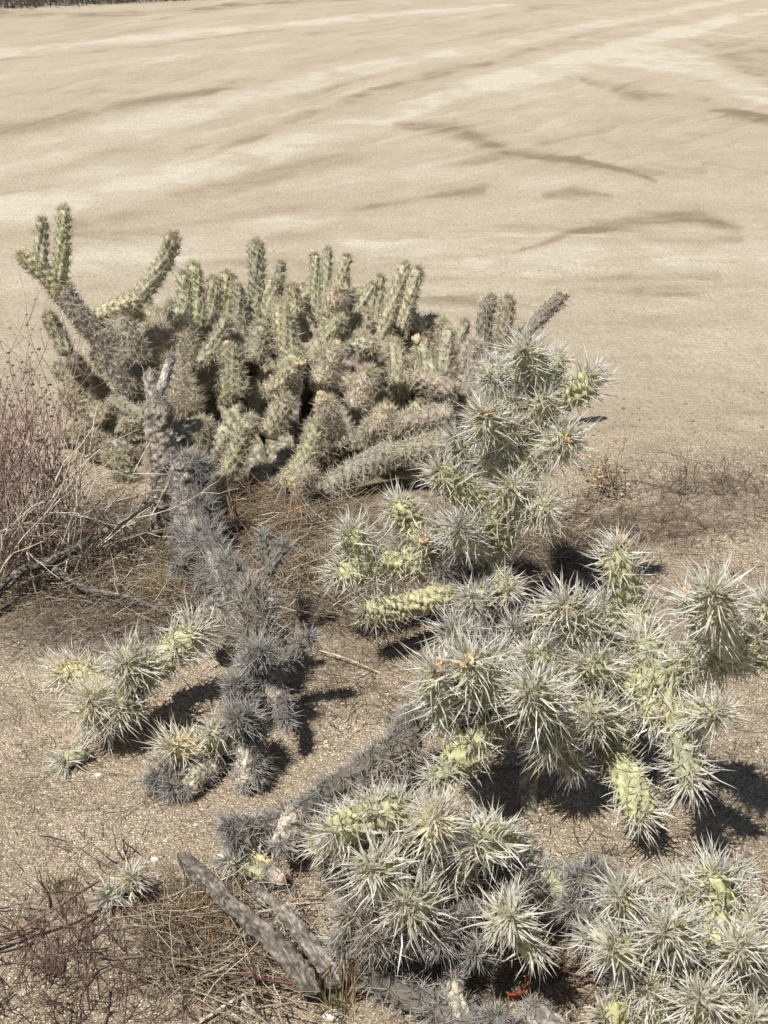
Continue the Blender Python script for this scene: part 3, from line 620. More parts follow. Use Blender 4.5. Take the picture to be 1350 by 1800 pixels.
tuft('straw coloured grass tuft at the root of the fallen log', (612, 1745), 120, 70, S3, g, .45, r=.0013, rb=.015)
tuft('small green grass tuft by the bottom edge of the photo', (590, 1780), 60, 40, [(.12, .14, .05), (.3, .28, .12)], g, .7, rb=.012)
tuft('upright straw grass tuft in the litter below the long dead branch', (290, 1050), 80, 70, S3, g, .7, rb=.03)
tuft('brown grass tuft between the grey cactus and the arching dead branch', (190, 1010), 80, 90, [(.4, .3, .17), (.3, .2, .12)], g, .8, rb=.05)
tuft('tan grass tuft right of the dark grey spiny stems', (560, 1010), 70, 120, S3, g, 1.2, rb=.05)

# ------------------------------------------------------------------ dead wood lying about
def log(name, label, cat, pts, r, g, col=(.22, .19, .16), fork=None, scales=1.0):
    P0 = [gr(*q) for q in pts]; col = tuple(np.array(col) * 1.05); base = P0[0].copy(); t = thing(name, base, label, cat)
    def one(pts3, R, part):
        NN = 150; P = smooth_path(pts3, NN); T, U, W = frames(P); M = 40; th = np.arange(M) * 2 * np.pi / M
        s = np.linspace(0, 1, NN)[:, None]; Ln = np.linalg.norm(pts3[-1] - pts3[0])
        rr = R * (1.05 - .35 * s) * (1 + .55 * (fbm(s * Ln * 110 + 5, th[None] * 5.0 + 3, 4) - .5) + .35 * (fbm(s * Ln * 22, th[None] * .9, 2) - .5))
        end = np.minimum(1, np.minimum(s, 1 - s) / (.03 + .05 * fbm(th[None] * 1.5, th[None] * 0 + R * 99, 3)) + .25); rr = rr * end
        fur = fbm(s * 6 + 3, th[None] * 4.0 + s * 3, 3); rr = rr * (1 - .45 * sstep(.50, .64, fur)) * (1 + .22 * (fbm(s * Ln * 260, th[None] * 9, 2) - .5))
        V = P[:, None] + (U[:, None] * np.cos(th)[None, :, None] + W[:, None] * np.sin(th)[None, :, None]) * rr[..., None]
        idx = np.arange(NN * M).reshape(NN, M); Fq = np.stack([idx[:-1], np.roll(idx, -1, 1)[:-1], np.roll(idx, -1, 1)[1:], idx[1:]], -1).reshape(-1, 4)
        nz = fbm(s * Ln * 130, th[None] * 7.2, 4).reshape(-1, 1); c = np.array(col)[None] * (.45 + 1.15 * sstep(.25, .8, nz)) * (.8 + .4 * fbm(s * Ln * 40 + 8, th[None] * 1.3 + 2, 2).reshape(-1, 1))
        Vr = V.reshape(-1, 3); caps = []
        for row, ctr in ((idx[0], P[0]), (idx[-1], P[-1])):
            k = len(Vr); Vr = np.vstack([Vr, ctr[None]]); c = np.vstack([c, c[row[:1]] * .7])
            caps.append(np.stack([row, np.roll(row, -1), np.full(M, k), np.full(M, k)], 1))
        tri = np.vstack([np.stack([Fq[:, 0], Fq[:, 1], Fq[:, 2]], 1), np.stack([Fq[:, 0], Fq[:, 2], Fq[:, 3]], 1)] + [q[:, :3] for q in caps])
        mesh_np(part, Vr - base, tri, M_BARK, c, parent=t)
    one(P0, r, 'log' if name == 'fallen_log' else 'stem')
    for fk in (fork or []):
        one([gr(*q) for q in fk[0]], fk[1], 'side_branch')
    return t
g = np.random.default_rng(31)
log('fallen_log', 'thick grey fallen cactus log lying diagonally, the longer of the two', 'log', [(560, 1745, .03), (480, 1655, .06), (400, 1585, .055), (315, 1500, .03)], .0175, g, (.17, .15, .125))
log('fallen_log', 'mottled pale grey fallen cactus log on the right of the longer log', 'log', [(600, 1735, .02), (545, 1660, .05), (490, 1600, .05), (440, 1560, .03)], .0155, g, (.23, .205, .175))
log('dead_branch', 'long dark grey dead branch arching from the left edge up to the dead trunk', 'branch', [(-40, 1075, .03), (30, 1010, .06), (90, 985, .07), (160, 950, .08), (270, 880, .12)], .013, g, (.17, .15, .125), fork=[([(75, 985, .06), (150, 1035, .03), (220, 1050, .03), (300, 1080, .015)], .009)])
log('dead_twig', 'short pale grey dead twig lying in the litter below the dead trunk', 'twig', [(262, 1063, .012), (350, 1085, .015)], .006, g, (.45, .42, .38))
log('dead_twig', 'straight brown stick leaning over the wiry shrub at lower left', 'twig', [(-20, 1665, .02), (90, 1600, .05), (178, 1545, .07)], .0035, g, (.22, .16, .12))
log('dead_twig', 'thin cream stem lying on the gravel right of the dark grey stems', 'twig', [(560, 1143, .01), (610, 1158, .012), (668, 1183, .008)], .0018, g, (.55, .45, .33))
log('dead_twig', 'thin dark red stems curving under the fallen logs at the bottom', 'twig', [(400, 1705, .02), (470, 1722, .03), (540, 1728, .035), (585, 1695, .05)], .0025, g, (.13, .06, .055))
log('dead_twig', 'pale broken stem lying by the bottom edge below the fallen logs', 'twig', [(350, 1798, .01), (400, 1765, .015), (445, 1738, .02)], .0025, g, (.6, .53, .42))

# ------------------------------------------------------------------ silver cholla plants
N_ = 'cholla_cactus'
plant(N_, 'pale green silver spined cactus reaching highest, just right of the big green cactus', 'cactus', (880, 1085), [
 (872, 1030, 2.74, 872, 895, 2.70, 19, 'silver'), (870, 910, 2.70, 922, 785, 2.70, 18, 'silver'), (920, 795, 2.70, 962, 690, 2.72, 17, 'silver'),
 (955, 705, 2.72, 917, 612, 2.66, 17, 'star'), (962, 700, 2.74, 978, 628, 2.76, 15, 'silver'), (965, 705, 2.72, 1046, 660, 2.68, 17, 'silver'),
 (905, 800, 2.72, 850, 728, 2.62, 17, 'star', 1), (930, 815, 2.70, 998, 772, 2.58, 18, 'star', 1), (865, 895, 2.70, 768, 825, 2.64, 19, 'silver'),
 (880, 915, 2.70, 965, 893, 2.60, 18, 'star'), (748, 970, 2.66, 697, 880, 2.66, 18, 'yellow'), (860, 985, 2.74, 805, 928, 2.56, 18, 'ash'),
 (650, 1005, 2.62, 613, 930, 2.60, 16, 'silver'), (865, 1000, 2.72, 738, 985, 2.66, 19, 'silver'), (748, 987, 2.66, 590, 1012, 2.58, 18, 'silver'),
 (750, 985, 2.66, 745, 950, 2.62, 11, 'silver', 1), (860, 1010, 2.74, 775, 1000, 2.62, 15, 'grey'), (800, 1038, 2.62, 640, 1078, 2.50, 16, 'bare'),
 (850, 1005, 2.70, 898, 1038, 2.56, 15, 'silver'), (860, 1020, 2.70, 830, 1062, 2.50, 17, 'ash'), (872, 1035, 2.72, 893, 1080, 2.56, 12, 'grey'),
 (880, 850, 2.72, 900, 750, 2.66, 15, 'silver'), (870, 640, 2.82, 862, 668, 2.70, 14, 'ash'), (925, 690, 2.74, 872, 645, 2.76, 15, 'ash'), (870, 830, 2.80, 800, 770, 2.76, 15, 'ash'),
 (890, 960, 2.70, 850, 900, 2.66, 17, 'silver'), (905, 870, 2.72, 860, 800, 2.70, 16, 'silver'), (935, 780, 2.72, 895, 700, 2.70, 16, 'silver'), (965, 690, 2.74, 935, 640, 2.72, 15, 'silver'),
 (930, 760, 2.70, 960, 700, 2.64, 15, 'silver'), (830, 960, 2.70, 770, 930, 2.66, 16, 'silver'), (880, 900, 2.68, 905, 850, 2.62, 16, 'silver'), (760, 1000, 2.66, 700, 960, 2.66, 15, 'silver')],
 101, trunk=[([(880, 1100, 0.0), (872, 1020, 2.74)], .020, True)])
plant(N_, 'wide silver spined cactus at right with drooping green arms over a black shadow', 'cactus', (930, 1430), [
 (1000, 1255, 2.07, 1075, 1205, 2.09, 21, 'silver'), (1070, 1215, 2.09, 1190, 1185, 2.11, 22, 'silver'), (1185, 1190, 2.11, 1275, 1160, 2.11, 22, 'silver'), (1270, 1165, 2.11, 1375, 1130, 2.11, 24, 'silver'),
 (1160, 1180, 2.12, 1105, 1058, 2.15, 23, 'silver'), (1105, 1065, 2.15, 1082, 965, 2.13, 21, 'silver', 2),
 (1075, 1140, 2.13, 990, 1062, 2.05, 19, 'star'), (1000, 1105, 2.15, 945, 1078, 2.11, 13, 'yellow'), (1070, 1130, 2.13, 1042, 1092, 2.09, 14, 'yellow'),
 (1295, 1150, 2.11, 1255, 1042, 1.97, 22, 'star'), (1250, 1130, 2.13, 1212, 1050, 2.05, 15, 'star', 1), (1345, 1130, 2.11, 1352, 1060, 2.11, 19, 'star'),
 (1100, 1215, 2.09, 1033, 1162, 2.01, 19, 'star'), (1060, 1215, 2.09, 1042, 1268, 1.95, 19, 'star'), (1045, 1265, 2.01, 955, 1312, 1.93, 19, 'silver'),
 (1060, 1260, 2.05, 1097, 1362, 1.97, 20, 'bare'), (1095, 1350, 1.97, 1128, 1440, 1.89, 21, 'yellow'),
 (1178, 1195, 2.11, 1202, 1292, 2.03, 18, 'silver'), (1200, 1285, 2.03, 1213, 1372, 1.93, 19, 'star'), (1195, 1280, 2.05, 1258, 1252, 1.99, 15, 'star'),
 (1010, 1210, 2.09, 972, 1140, 2.07, 17, 'ash'), (1040, 1190, 2.11, 1060, 1120, 2.09, 17, 'ash'), (1350, 1150, 2.11, 1400, 1190, 2.07, 20, 'silver'), (990, 1260, 2.09, 1085, 1270, 2.02, 16, 'ash'),
 # the middle clump hangs on the same trunk
 (850, 1270, 2.05, 768, 1180, 1.91, 22, 'star', 1), (880, 1265, 2.07, 822, 1168, 1.89, 23, 'star', 1), (860, 1230, 2.09, 795, 1105, 2.05, 20, 'ash'), (880, 1180, 2.12, 830, 1110, 2.11, 15, 'grey'),
 (950, 1290, 2.03, 930, 1215, 1.87, 22, 'star'), (870, 1270, 2.01, 790, 1350, 1.87, 22, 'bare'), (900, 1240, 2.09, 880, 1150, 2.07, 18, 'ash'),
 (960, 1290, 2.05, 850, 1262, 2.02, 20, 'silver'), (1000, 1250, 2.07, 940, 1180, 2.05, 18, 'star'), (975, 1280, 2.05, 890, 1240, 1.99, 19, 'ash'), (820, 1240, 2.02, 760, 1220, 1.97, 18, 'brownold'),
 (1150, 1200, 2.10, 1130, 1120, 2.10, 18, 'silver'), (1300, 1170, 2.11, 1330, 1110, 2.10, 19, 'silver'), (1020, 1250, 2.07, 1100, 1245, 2.04, 18, 'silver'), (1130, 1200, 2.10, 1160, 1265, 2.03, 18, 'silver'),
 (890, 1210, 2.09, 985, 1190, 2.06, 18, 'silver'), (1000, 1200, 2.09, 1055, 1180, 2.03, 18, 'silver'), (1210, 1190, 2.11, 1240, 1130, 2.09, 17, 'silver'), (850, 1290, 2.02, 800, 1240, 1.97, 19, 'silver'), (1090, 1150, 2.12, 1060, 1060, 2.12, 18, 'ash'),
 (860, 1260, 1.98, 830, 1310, 1.90, 19, 'yellow'), (800, 1340, 1.88, 762, 1372, 1.84, 16, 'silver'), (990, 1300, 2.02, 1010, 1350, 1.96, 15, 'silver'), (930, 1130, 2.14, 905, 1100, 2.12, 15, 'ash'), (1000, 1170, 2.08, 930, 1150, 2.04, 16, 'silver'), (1100, 1290, 2.02, 1070, 1240, 2.02, 17, 'silver')],
 102, trunk=[([(930, 1430, 0.0), (930, 1370, 2.05), (955, 1290, 2.06), (1005, 1250, 2.07)], .016, True)], lean=.25)
plant(N_, 'dense silver and yellow cactus clump at bottom middle over a grey spiny skirt', 'cactus', (760, 1720), [
 (720, 1450, 1.66, 650, 1425, 1.60, 22, 'yellow'), (660, 1430, 1.62, 585, 1465, 1.54, 20, 'yellow'), (800, 1500, 1.68, 765, 1440, 1.55, 21, 'cream'),
 (925, 1515, 1.68, 832, 1485, 1.56, 20, 'star'), (700, 1560, 1.66, 655, 1530, 1.50, 21, 'star'), (760, 1600, 1.66, 712, 1592, 1.49, 21, 'star'),
 (740, 1480, 1.68, 690, 1480, 1.60, 19, 'ash'), (780, 1560, 1.68, 700, 1530, 1.62, 21, 'ash'), (870, 1545, 1.68, 780, 1530, 1.60, 20, 'brownold'), (770, 1570, 1.66, 800, 1500, 1.62, 19, 'brownold'),
 (780, 1620, 1.64, 610, 1610, 1.54, 23, 'brownold'), (780, 1640, 1.62, 650, 1650, 1.52, 22, 'brownold'), (800, 1600, 1.66, 770, 1655, 1.50, 18, 'grey'), (700, 1590, 1.64, 610, 1570, 1.60, 17, 'grey'),
 (880, 1640, 1.60, 900, 1612, 1.47, 19, 'star'), (905, 1620, 1.56, 898, 1575, 1.56, 14, 'yellow'), (910, 1625, 1.54, 945, 1672, 1.48, 16, 'yellow'),
 (850, 1640, 1.60, 832, 1600, 1.56, 13, 'scaly'), (860, 1640, 1.60, 835, 1680, 1.50, 12, 'grey'),
 (640, 1500, 1.66, 570, 1475, 1.58, 16, 'cream'), (900, 1560, 1.68, 850, 1580, 1.6, 17, 'brownold'),
 (700, 1450, 1.64, 620, 1440, 1.60, 19, 'yellow'), (680, 1500, 1.64, 610, 1500, 1.58, 18, 'silver'), (860, 1560, 1.66, 800, 1520, 1.60, 18, 'ash'), (740, 1610, 1.64, 690, 1650, 1.54, 18, 'brownold'), (680, 1640, 1.60, 600, 1660, 1.54, 18, 'grey'),
 (900, 1540, 1.68, 860, 1460, 1.66, 17, 'star'), (960, 1560, 1.68, 915, 1480, 1.72, 15, 'scaly'), (1000, 1590, 1.62, 950, 1530, 1.66, 15, 'ash'), (620, 1560, 1.62, 580, 1520, 1.60, 15, 'grey'), (700, 1640, 1.60, 640, 1600, 1.56, 17, 'ash'), (720, 1490, 1.66, 705, 1410, 1.64, 17, 'silver'), (960, 1580, 1.64, 900, 1530, 1.62, 17, 'grey')],
 103, trunk=[([(800, 1730, 0.0), (800, 1640, 1.64), (850, 1560, 1.68), (905, 1480, 1.72)], .022, True), ([(905, 1470, 1.72), (1000, 1560, 1.66)], .017, False)])
plant(N_, 'silver spined cactus in the bottom right corner with several starburst tips', 'cactus', (1200, 1860), [
 (1130, 1620, 1.56, 1088, 1575, 1.48, 20, 'star'), (1200, 1690, 1.54, 1168, 1640, 1.42, 21, 'star'), (1252, 1640, 1.56, 1255, 1530, 1.58, 22, 'silver'), (1255, 1720, 1.52, 1252, 1630, 1.56, 22, 'yellow'),
 (1130, 1700, 1.52, 1074, 1668, 1.42, 18, 'star'), (1270, 1690, 1.54, 1303, 1665, 1.44, 20, 'star'), (1300, 1680, 1.52, 1380, 1670, 1.50, 20, 'silver'),
 (1240, 1840, 1.46, 1232, 1755, 1.38, 22, 'star'), (1250, 1800, 1.50, 1250, 1700, 1.50, 20, 'silver'), (1210, 1630, 1.58, 1180, 1545, 1.60, 17, 'yellow'), (1170, 1700, 1.54, 1142, 1745, 1.42, 19, 'silver'),
 (1160, 1600, 1.6, 1010, 1540, 1.60, 17, 'grey'), (1150, 1640, 1.58, 1060, 1580, 1.58, 16, 'grey'), (1180, 1800, 1.46, 1060, 1790, 1.40, 20, 'bare'), (1170, 1650, 1.56, 1120, 1600, 1.58, 18, 'ash'),
 (1320, 1760, 1.50, 1340, 1700, 1.46, 17, 'ash'), (1080, 1600, 1.60, 1000, 1600, 1.60, 17, 'grey'), (1100, 1640, 1.56, 1030, 1650, 1.54, 16, 'ash'), (1060, 1570, 1.62, 1040, 1520, 1.64, 14, 'grey'), (1260, 1560, 1.6, 1300, 1530, 1.62, 14, 'ash'), (1180, 1790, 1.46, 1100, 1730, 1.44, 18, 'ash'),  # leftmost grey and ash joints added to fill a shadowed gap with dark
 (1260, 1650, 1.56, 1330, 1615, 1.56, 18, 'silver'), (1220, 1760, 1.50, 1300, 1750, 1.48, 20, 'silver'), (1290, 1760, 1.48, 1370, 1740, 1.48, 20, 'star'), (1210, 1700, 1.54, 1130, 1640, 1.54, 19, 'silver'),
 (1290, 1830, 1.45, 1330, 1790, 1.42, 20, 'star'), (1230, 1620, 1.58, 1200, 1570, 1.58, 18, 'star'), (1160, 1820, 1.46, 1150, 1760, 1.42, 18, 'silver'), (1280, 1620, 1.58, 1290, 1560, 1.6, 17, 'silver')],
 104, trunk=[([(1200, 1880, 0.0), (1230, 1780, 1.50), (1240, 1700, 1.54)], .022, True)])
plant(N_, 'small yellowish cactus clump sitting alone on the soil at left', 'cactus', (200, 1275), [
 (250, 1205, 2.28, 222, 1168, 2.20, 22, 'star'), (265, 1185, 2.32, 345, 1108, 2.34, 19, 'star'), (190, 1240, 2.26, 158, 1232, 2.16, 21, 'cream'), (215, 1235, 2.27, 105, 1178, 2.30, 19, 'cream', 1),
 (240, 1230, 2.26, 205, 1245, 2.17, 20, 'star'), (180, 1250, 2.26, 175, 1270, 2.18, 17, 'star')], 105)
plant('fallen_joint', 'small pale cactus joint lying loose below the left clump', 'cactus piece', (135, 1350), [(155, 1325, 2.17, 112, 1350, 2.13, 12, 'silver')], 106)
plant('fallen_joint', 'withered pale cactus joints lying in the litter just above the fallen logs', 'cactus piece', (430, 1560), [(470, 1560, 1.80, 400, 1515, 1.80, 11, 'ash'), (480, 1530, 1.82, 430, 1500, 1.84, 9, 'cream'), (500, 1560, 1.78, 470, 1530, 1.80, 10, 'scaly')], 112)
plant('fallen_joint', 'small pale star shaped cactus joint above the wiry shrub at lower left', 'cactus piece', (232, 1580), [(228, 1585, 1.80, 232, 1545, 1.75, 11, 'cream'), (225, 1590, 1.79, 195, 1618, 1.74, 11, 'ash')], 107)
# dead grey ones
plant('dead_cholla', 'dead standing trunk of grey bark before the left half of the big green cactus', 'cactus', (292, 920), [
 (278, 720, 3.12, 262, 650, 3.16, 12, 'wood'), (275, 700, 3.14, 302, 628, 3.16, 7, 'scaly'), (262, 735, 3.14, 195, 705, 3.26, 10, 'reardark'), (285, 760, 3.14, 350, 745, 3.26, 10, 'reardark'), (290, 800, 3.16, 340, 770, 3.2, 9, 'wood'),
 (330, 900, 3.04, 322, 800, 3.04, 20, 'scaly'), (345, 900, 3.04, 350, 810, 3.06, 18, 'grey'), (330, 940, 3.0, 330, 870, 3.0, 23, 'scaly'), (360, 960, 2.96, 350, 880, 3.0, 22, 'grey')],
 108, trunk=[([(292, 935, 0.0), (290, 830, 3.12), (272, 700, 3.12)], .036, True)])
plant('dead_cholla', 'dark grey dead cactus with a chain of fuzzy spiny stems, left of centre', 'cactus', (430, 1430), [
 (420, 1060, 2.56, 350, 935, 2.72, 18, 'grey'), (450, 1140, 2.42, 395, 985, 2.55, 16, 'grey'), (470, 1180, 2.34, 440, 1035, 2.44, 19, 'brownold'), (440, 1180, 2.30, 462, 1145, 2.20, 16, 'grey'), (480, 1170, 2.30, 545, 1120, 2.30, 10, 'grey'),
 (430, 1290, 2.22, 412, 1200, 2.22, 15, 'grey'), (440, 1310, 2.18, 420, 1262, 2.06, 17, 'grey'), (475, 1185, 2.28, 494, 1235, 2.20, 14, 'scaly'), (494, 1225, 2.2, 503, 1272, 2.14, 9, 'grey'),
 (430, 1300, 2.10, 430, 1385, 2.04, 15, 'scaly'), (440, 1290, 2.14, 445, 1360, 2.05, 14, 'grey'), (410, 1350, 2.16, 268, 1372, 2.04, 15, 'grey'), (380, 1360, 2.12, 325, 1400, 2.02, 15, 'scaly'),
 (380, 1330, 2.14, 295, 1315, 2.08, 17, 'cream'), (415, 1310, 2.16, 372, 1288, 2.10, 17, 'yellow'), (390, 1170, 2.40, 425, 1110, 2.42, 14, 'brownold'), (470, 1000, 2.6, 462, 940, 2.66, 5, 'grey'),
 (390, 1030, 2.62, 325, 930, 2.80, 19, 'grey'), (430, 1120, 2.48, 400, 1010, 2.56, 18, 'scaly'), (455, 1190, 2.34, 440, 1090, 2.44, 18, 'brownold'), (425, 1260, 2.26, 450, 1170, 2.34, 18, 'grey'), (430, 1340, 2.16, 420, 1240, 2.24, 18, 'scaly'),
 (470, 1010, 2.56, 500, 960, 2.60, 7, 'grey'), (440, 1080, 2.44, 490, 1050, 2.42, 9, 'scaly'), (360, 960, 2.74, 310, 1000, 2.66, 9, 'grey'), (400, 1100, 2.46, 370, 1060, 2.46, 9, 'scaly'), (420, 1400, 2.06, 455, 1340, 2.10, 15, 'grey'), (360, 1370, 2.10, 300, 1390, 2.02, 14, 'grey')],
 109, trunk=[([(430, 1440, 0.0), (430, 1330, 2.16), (425, 1200, 2.32), (440, 1110, 2.46), (385, 1000, 2.62), (335, 920, 2.80)], .017, True)])
plant('dead_cholla', 'grey spiny dead cactus stem lying low from the centre clump toward the lower left', 'cactus', (560, 1420), [
 (770, 1235, 2.12, 700, 1300, 2.06, 19, 'grey'), (735, 1290, 2.06, 640, 1345, 2.0, 18, 'grey'), (660, 1340, 2.0, 560, 1400, 1.94, 16, 'grey'), (590, 1390, 1.96, 480, 1450, 1.88, 15, 'grey'),
 (500, 1450, 1.88, 400, 1452, 1.84, 13, 'grey'), (520, 1420, 1.92, 495, 1490, 1.80, 17, 'scaly'), (480, 1440, 1.90, 410, 1480, 1.82, 12, 'grey'), (720, 1280, 2.08, 650, 1380, 1.96, 18, 'brownold')], 110)
plant('dead_cholla', 'grey spiny dead stem along the bottom edge of the photo', 'cactus', (800, 1800), [
 (780, 1790, 1.50, 655, 1710, 1.56, 19, 'grey'), (880, 1830, 1.46, 760, 1770, 1.50, 21, 'grey'), (980, 1840, 1.44, 860, 1790, 1.46, 19, 'grey'), (810, 1790, 1.48, 800, 1715, 1.50, 14, 'scaly'), (1000, 1820, 1.44, 930, 1770, 1.46, 18, 'scaly')], 111)

# ------------------------------------------------------------------ the big green cactus behind
def rear():
    g = np.random.default_rng(200)
    base = gr(480, 860); base[2] = float(gz(base[0], base[1]))
    t = thing('buckhorn_cholla', base, 'broad bushy green cactus of short spined fingers standing at the edge of the sand lot', 'cactus')
    J = [ # big left arm
     (235, 690, 3.62, 165, 570, 3.60, 27, 'rearbrown'), (175, 590, 3.60, 105, 505, 3.58, 22, 'rearbrown'), (115, 525, 3.58, 35, 446, 3.56, 17, 'reartip'), (72, 470, 3.57, 74, 386, 3.58, 13, 'reartip'), (105, 495, 3.58, 112, 366, 3.58, 14, 'reartip'),
     (120, 625, 3.64, 82, 550, 3.66, 15, 'rear'), (170, 560, 3.60, 255, 520, 3.58, 16, 'reartip'), (245, 525, 3.58, 305, 412, 3.56, 16, 'reartip'), (240, 640, 3.58, 200, 555, 3.58, 26, 'rearbrown'),
     (150, 690, 3.70, 100, 640, 3.72, 18, 'rear'), (190, 740, 3.66, 110, 690, 3.66, 20, 'rear'), (200, 790, 3.62, 130, 750, 3.60, 18, 'rear'), (240, 860, 3.52, 190, 800, 3.50, 19, 'rear'),
     (345, 545, 3.74, 340, 465, 3.78, 16, 'reartip'), (400, 545, 3.78, 398, 478, 3.80, 14, 'reartip'), (455, 520, 3.80, 450, 424, 3.80, 16, 'reartip'), (420, 550, 3.76, 418, 500, 3.76, 12, 'rear'), (480, 500, 3.80, 495, 462, 3.82, 10, 'rear'),
     (548, 510, 3.84, 553, 446, 3.86, 10, 'reartip'), (574, 505, 3.84, 576, 438, 3.86, 9, 'reartip'), (570, 520, 3.82, 612, 450, 3.84, 10, 'reartip'), (610, 535, 3.82, 655, 498, 3.84, 9, 'reartip'),
     (672, 555, 3.82, 714, 464, 3.84, 13, 'reartip'), (706, 580, 3.80, 736, 472, 3.82, 13, 'reartip'), (664, 535, 3.84, 669, 485, 3.86, 9, 'reartip'), (638, 600, 3.78, 640, 548, 3.8, 11, 'reartip'),
     (320, 560, 3.72, 322, 480, 3.76, 15, 'reartip'), (372, 540, 3.74, 376, 488, 3.78, 13, 'rear'), (470, 560, 3.76, 482, 490, 3.78, 14, 'reartip'), (520, 560, 3.76, 512, 500, 3.78, 14, 'rear'), (430, 620, 3.66, 380, 560, 3.70, 15, 'rear'), (540, 640, 3.64, 600, 560, 3.66, 15, 'reartip'), (620, 680, 3.6, 560, 620, 3.6, 15, 'rearpale'), (350, 640, 3.64, 400, 560, 3.64, 15, 'rear'),
     (570, 600, 3.70, 662, 606, 3.66, 17, 'rear'), (856, 640, 3.72, 863, 520, 3.74, 16, 'rearbrown'), (884, 640, 3.72, 894, 522, 3.74, 16, 'rearbrown'), (915, 600, 3.74, 990, 520, 3.76, 15, 'rearbrown', 1),
     (800, 770, 3.46, 690, 800, 3.42, 24, 'rearbrown'), (700, 790, 3.44, 560, 870, 3.36, 23, 'rearbrown'), (800, 725, 3.52, 700, 745, 3.48, 20, 'rearbrown'), (800, 690, 3.56, 720, 660, 3.60, 18, 'rearbrown'), (820, 700, 3.56, 835, 600, 3.62, 20, 'rearbrown'),
     (840, 720, 3.52, 860, 640, 3.56, 20, 'rearbrown'), (690, 720, 3.54, 640, 760, 3.46, 20, 'rearbrown'), (760, 680, 3.6, 740, 600, 3.66, 16, 'rear', 2), (700, 680, 3.6, 690, 600, 3.68, 16, 'rear'), (780, 660, 3.62, 790, 580, 3.7, 14, 'rear'),
     (400, 840, 3.40, 442, 735, 3.40, 19, 'reartip'), (350, 800, 3.46, 360, 740, 3.42, 18, 'rear'), (500, 860, 3.36, 560, 740, 3.42, 20, 'rear'), (530, 880, 3.32, 545, 830, 3.28, 16, 'rearbrown'), (470, 770, 3.46, 505, 700, 3.46, 20, 'rear'),
     (510, 630, 3.62, 490, 530, 3.66, 20, 'reartip'), (500, 720, 3.54, 520, 620, 3.58, 19, 'rear'), (420, 700, 3.58, 400, 610, 3.62, 19, 'rear', 1), (330, 650, 3.66, 320, 570, 3.66, 27, 'rearpale'), (300, 640, 3.68, 265, 570, 3.68, 26, 'rearpale'),
     (340, 720, 3.6, 300, 650, 3.6, 24, 'rearpale'), (560, 680, 3.58, 590, 610, 3.62, 20, 'rearpale', 2), (620, 720, 3.56, 650, 650, 3.58, 20, 'rearpale'), (580, 560, 3.76, 600, 510, 3.74, 20, 'rearpale', 1), (450, 640, 3.62, 460, 570, 3.66, 20, 'rear'), (640, 790, 3.5, 680, 720, 3.5, 20, 'rearpale', 1),
     (380, 900, 3.30, 385, 840, 3.34, 17, 'rear'), (470, 690, 3.56, 520, 640, 3.5, 16, 'rear', 2), (590, 770, 3.48, 572, 705, 3.42, 19, 'rearpale', 7)]
    done = []
    for j in J:
        bx, by, bY, tx, ty, tY, rp, st = j[:8]; fr = j[8] if len(j) > 8 else 0
        a = at(bx, by, bY); c = at(tx, ty, tY); Ln = np.linalg.norm(c - a)
        mid = (a + c) / 2 + g.normal(size=3) * Ln * .05
        R = px2m(rp, (bY + tY) / 2, a[2])
        if ty < 510 and by < 560 and bx > 320: a = at(bx + g.uniform(-8, 8), by + 55, bY - .02); mid = (a + c) / 2
        add_joint(t, [a, mid, c], R * .72, st, g, fruit=fr, R2=R * .58, seg=.8, fcol=(.50, .42, .28), fr=.0115)
        done.append(c)
    n = len(J)
    # fill: fingers rising all through the dome
    def filler(front, k):
        out = []
        while len(out) < k:
            px = g.uniform(120, 900); py = g.uniform(485, 850)
            q = ((px - 505) / 400) ** 2 + ((py - 690) / 205) ** 2
            if q > 1: continue
            Yf = 3.40 + (860 - py) / 400 * .50
            Yv = Yf + (0.02 if front else g.uniform(.09, .42))
            tip = at(px, py, Yv)
            if front and done and min(np.linalg.norm(tip - d) for d in done) < .040: continue
            L = g.uniform(.12, .22); outw = np.array([(px - 510) / 700, -.25 + .3 * g.normal(), 1.0]) + g.normal(size=3) * [.62, .3, .2]
            outw /= np.linalg.norm(outw); b = tip - outw * L
            if b[2] < .03: b[2] = .03
            if g.random() < .5: tip = tip + np.array([0, 0, .03])
            out.append((b, tip)); 
            if front: done.append(tip)
        return out
    for b, c in filler(True, 98 - n):
        st = g.choice(['rear', 'reartip', 'rearpale', 'rearbrown'], p=[.42, .28, .16, .14]) if c[0] < .25 else g.choice(['rear', 'rearbrown', 'rearpale'], p=[.35, .5, .15])
        add_joint(t, [b, (b + c) / 2 + g.normal(size=3) * .018, c], g.uniform(.0115, .0165), st, g, seg=.8, fruit=int(g.integers(0, 4) if g.random() < .15 else 0), fcol=(.50, .42, .28), fr=.011)
    bs, ss = [], []
    for b, c in filler(False, 300):
        bb, s_, _ = joint_geo([b, (b + c) / 2 + g.normal(size=3) * .01, c], g.uniform(.013, .019), g.choice(['rear', 'reartip', 'rearpale', 'reardark', 'rearbrown'], p=[.35, .2, .2, .1, .15]), g, seg=.55, density=.8)
        bs.append(bb); ss.append(s_)
    v, f, c = merge(bs); o = mesh_np('inner_stems', v - base, f, M_BODY, c, parent=t); o['kind'] = 'stuff'
    v, f, c = merge(ss); mesh_np('spines', v - base, f, M_SPINE, c, smooth=False, parent=o)
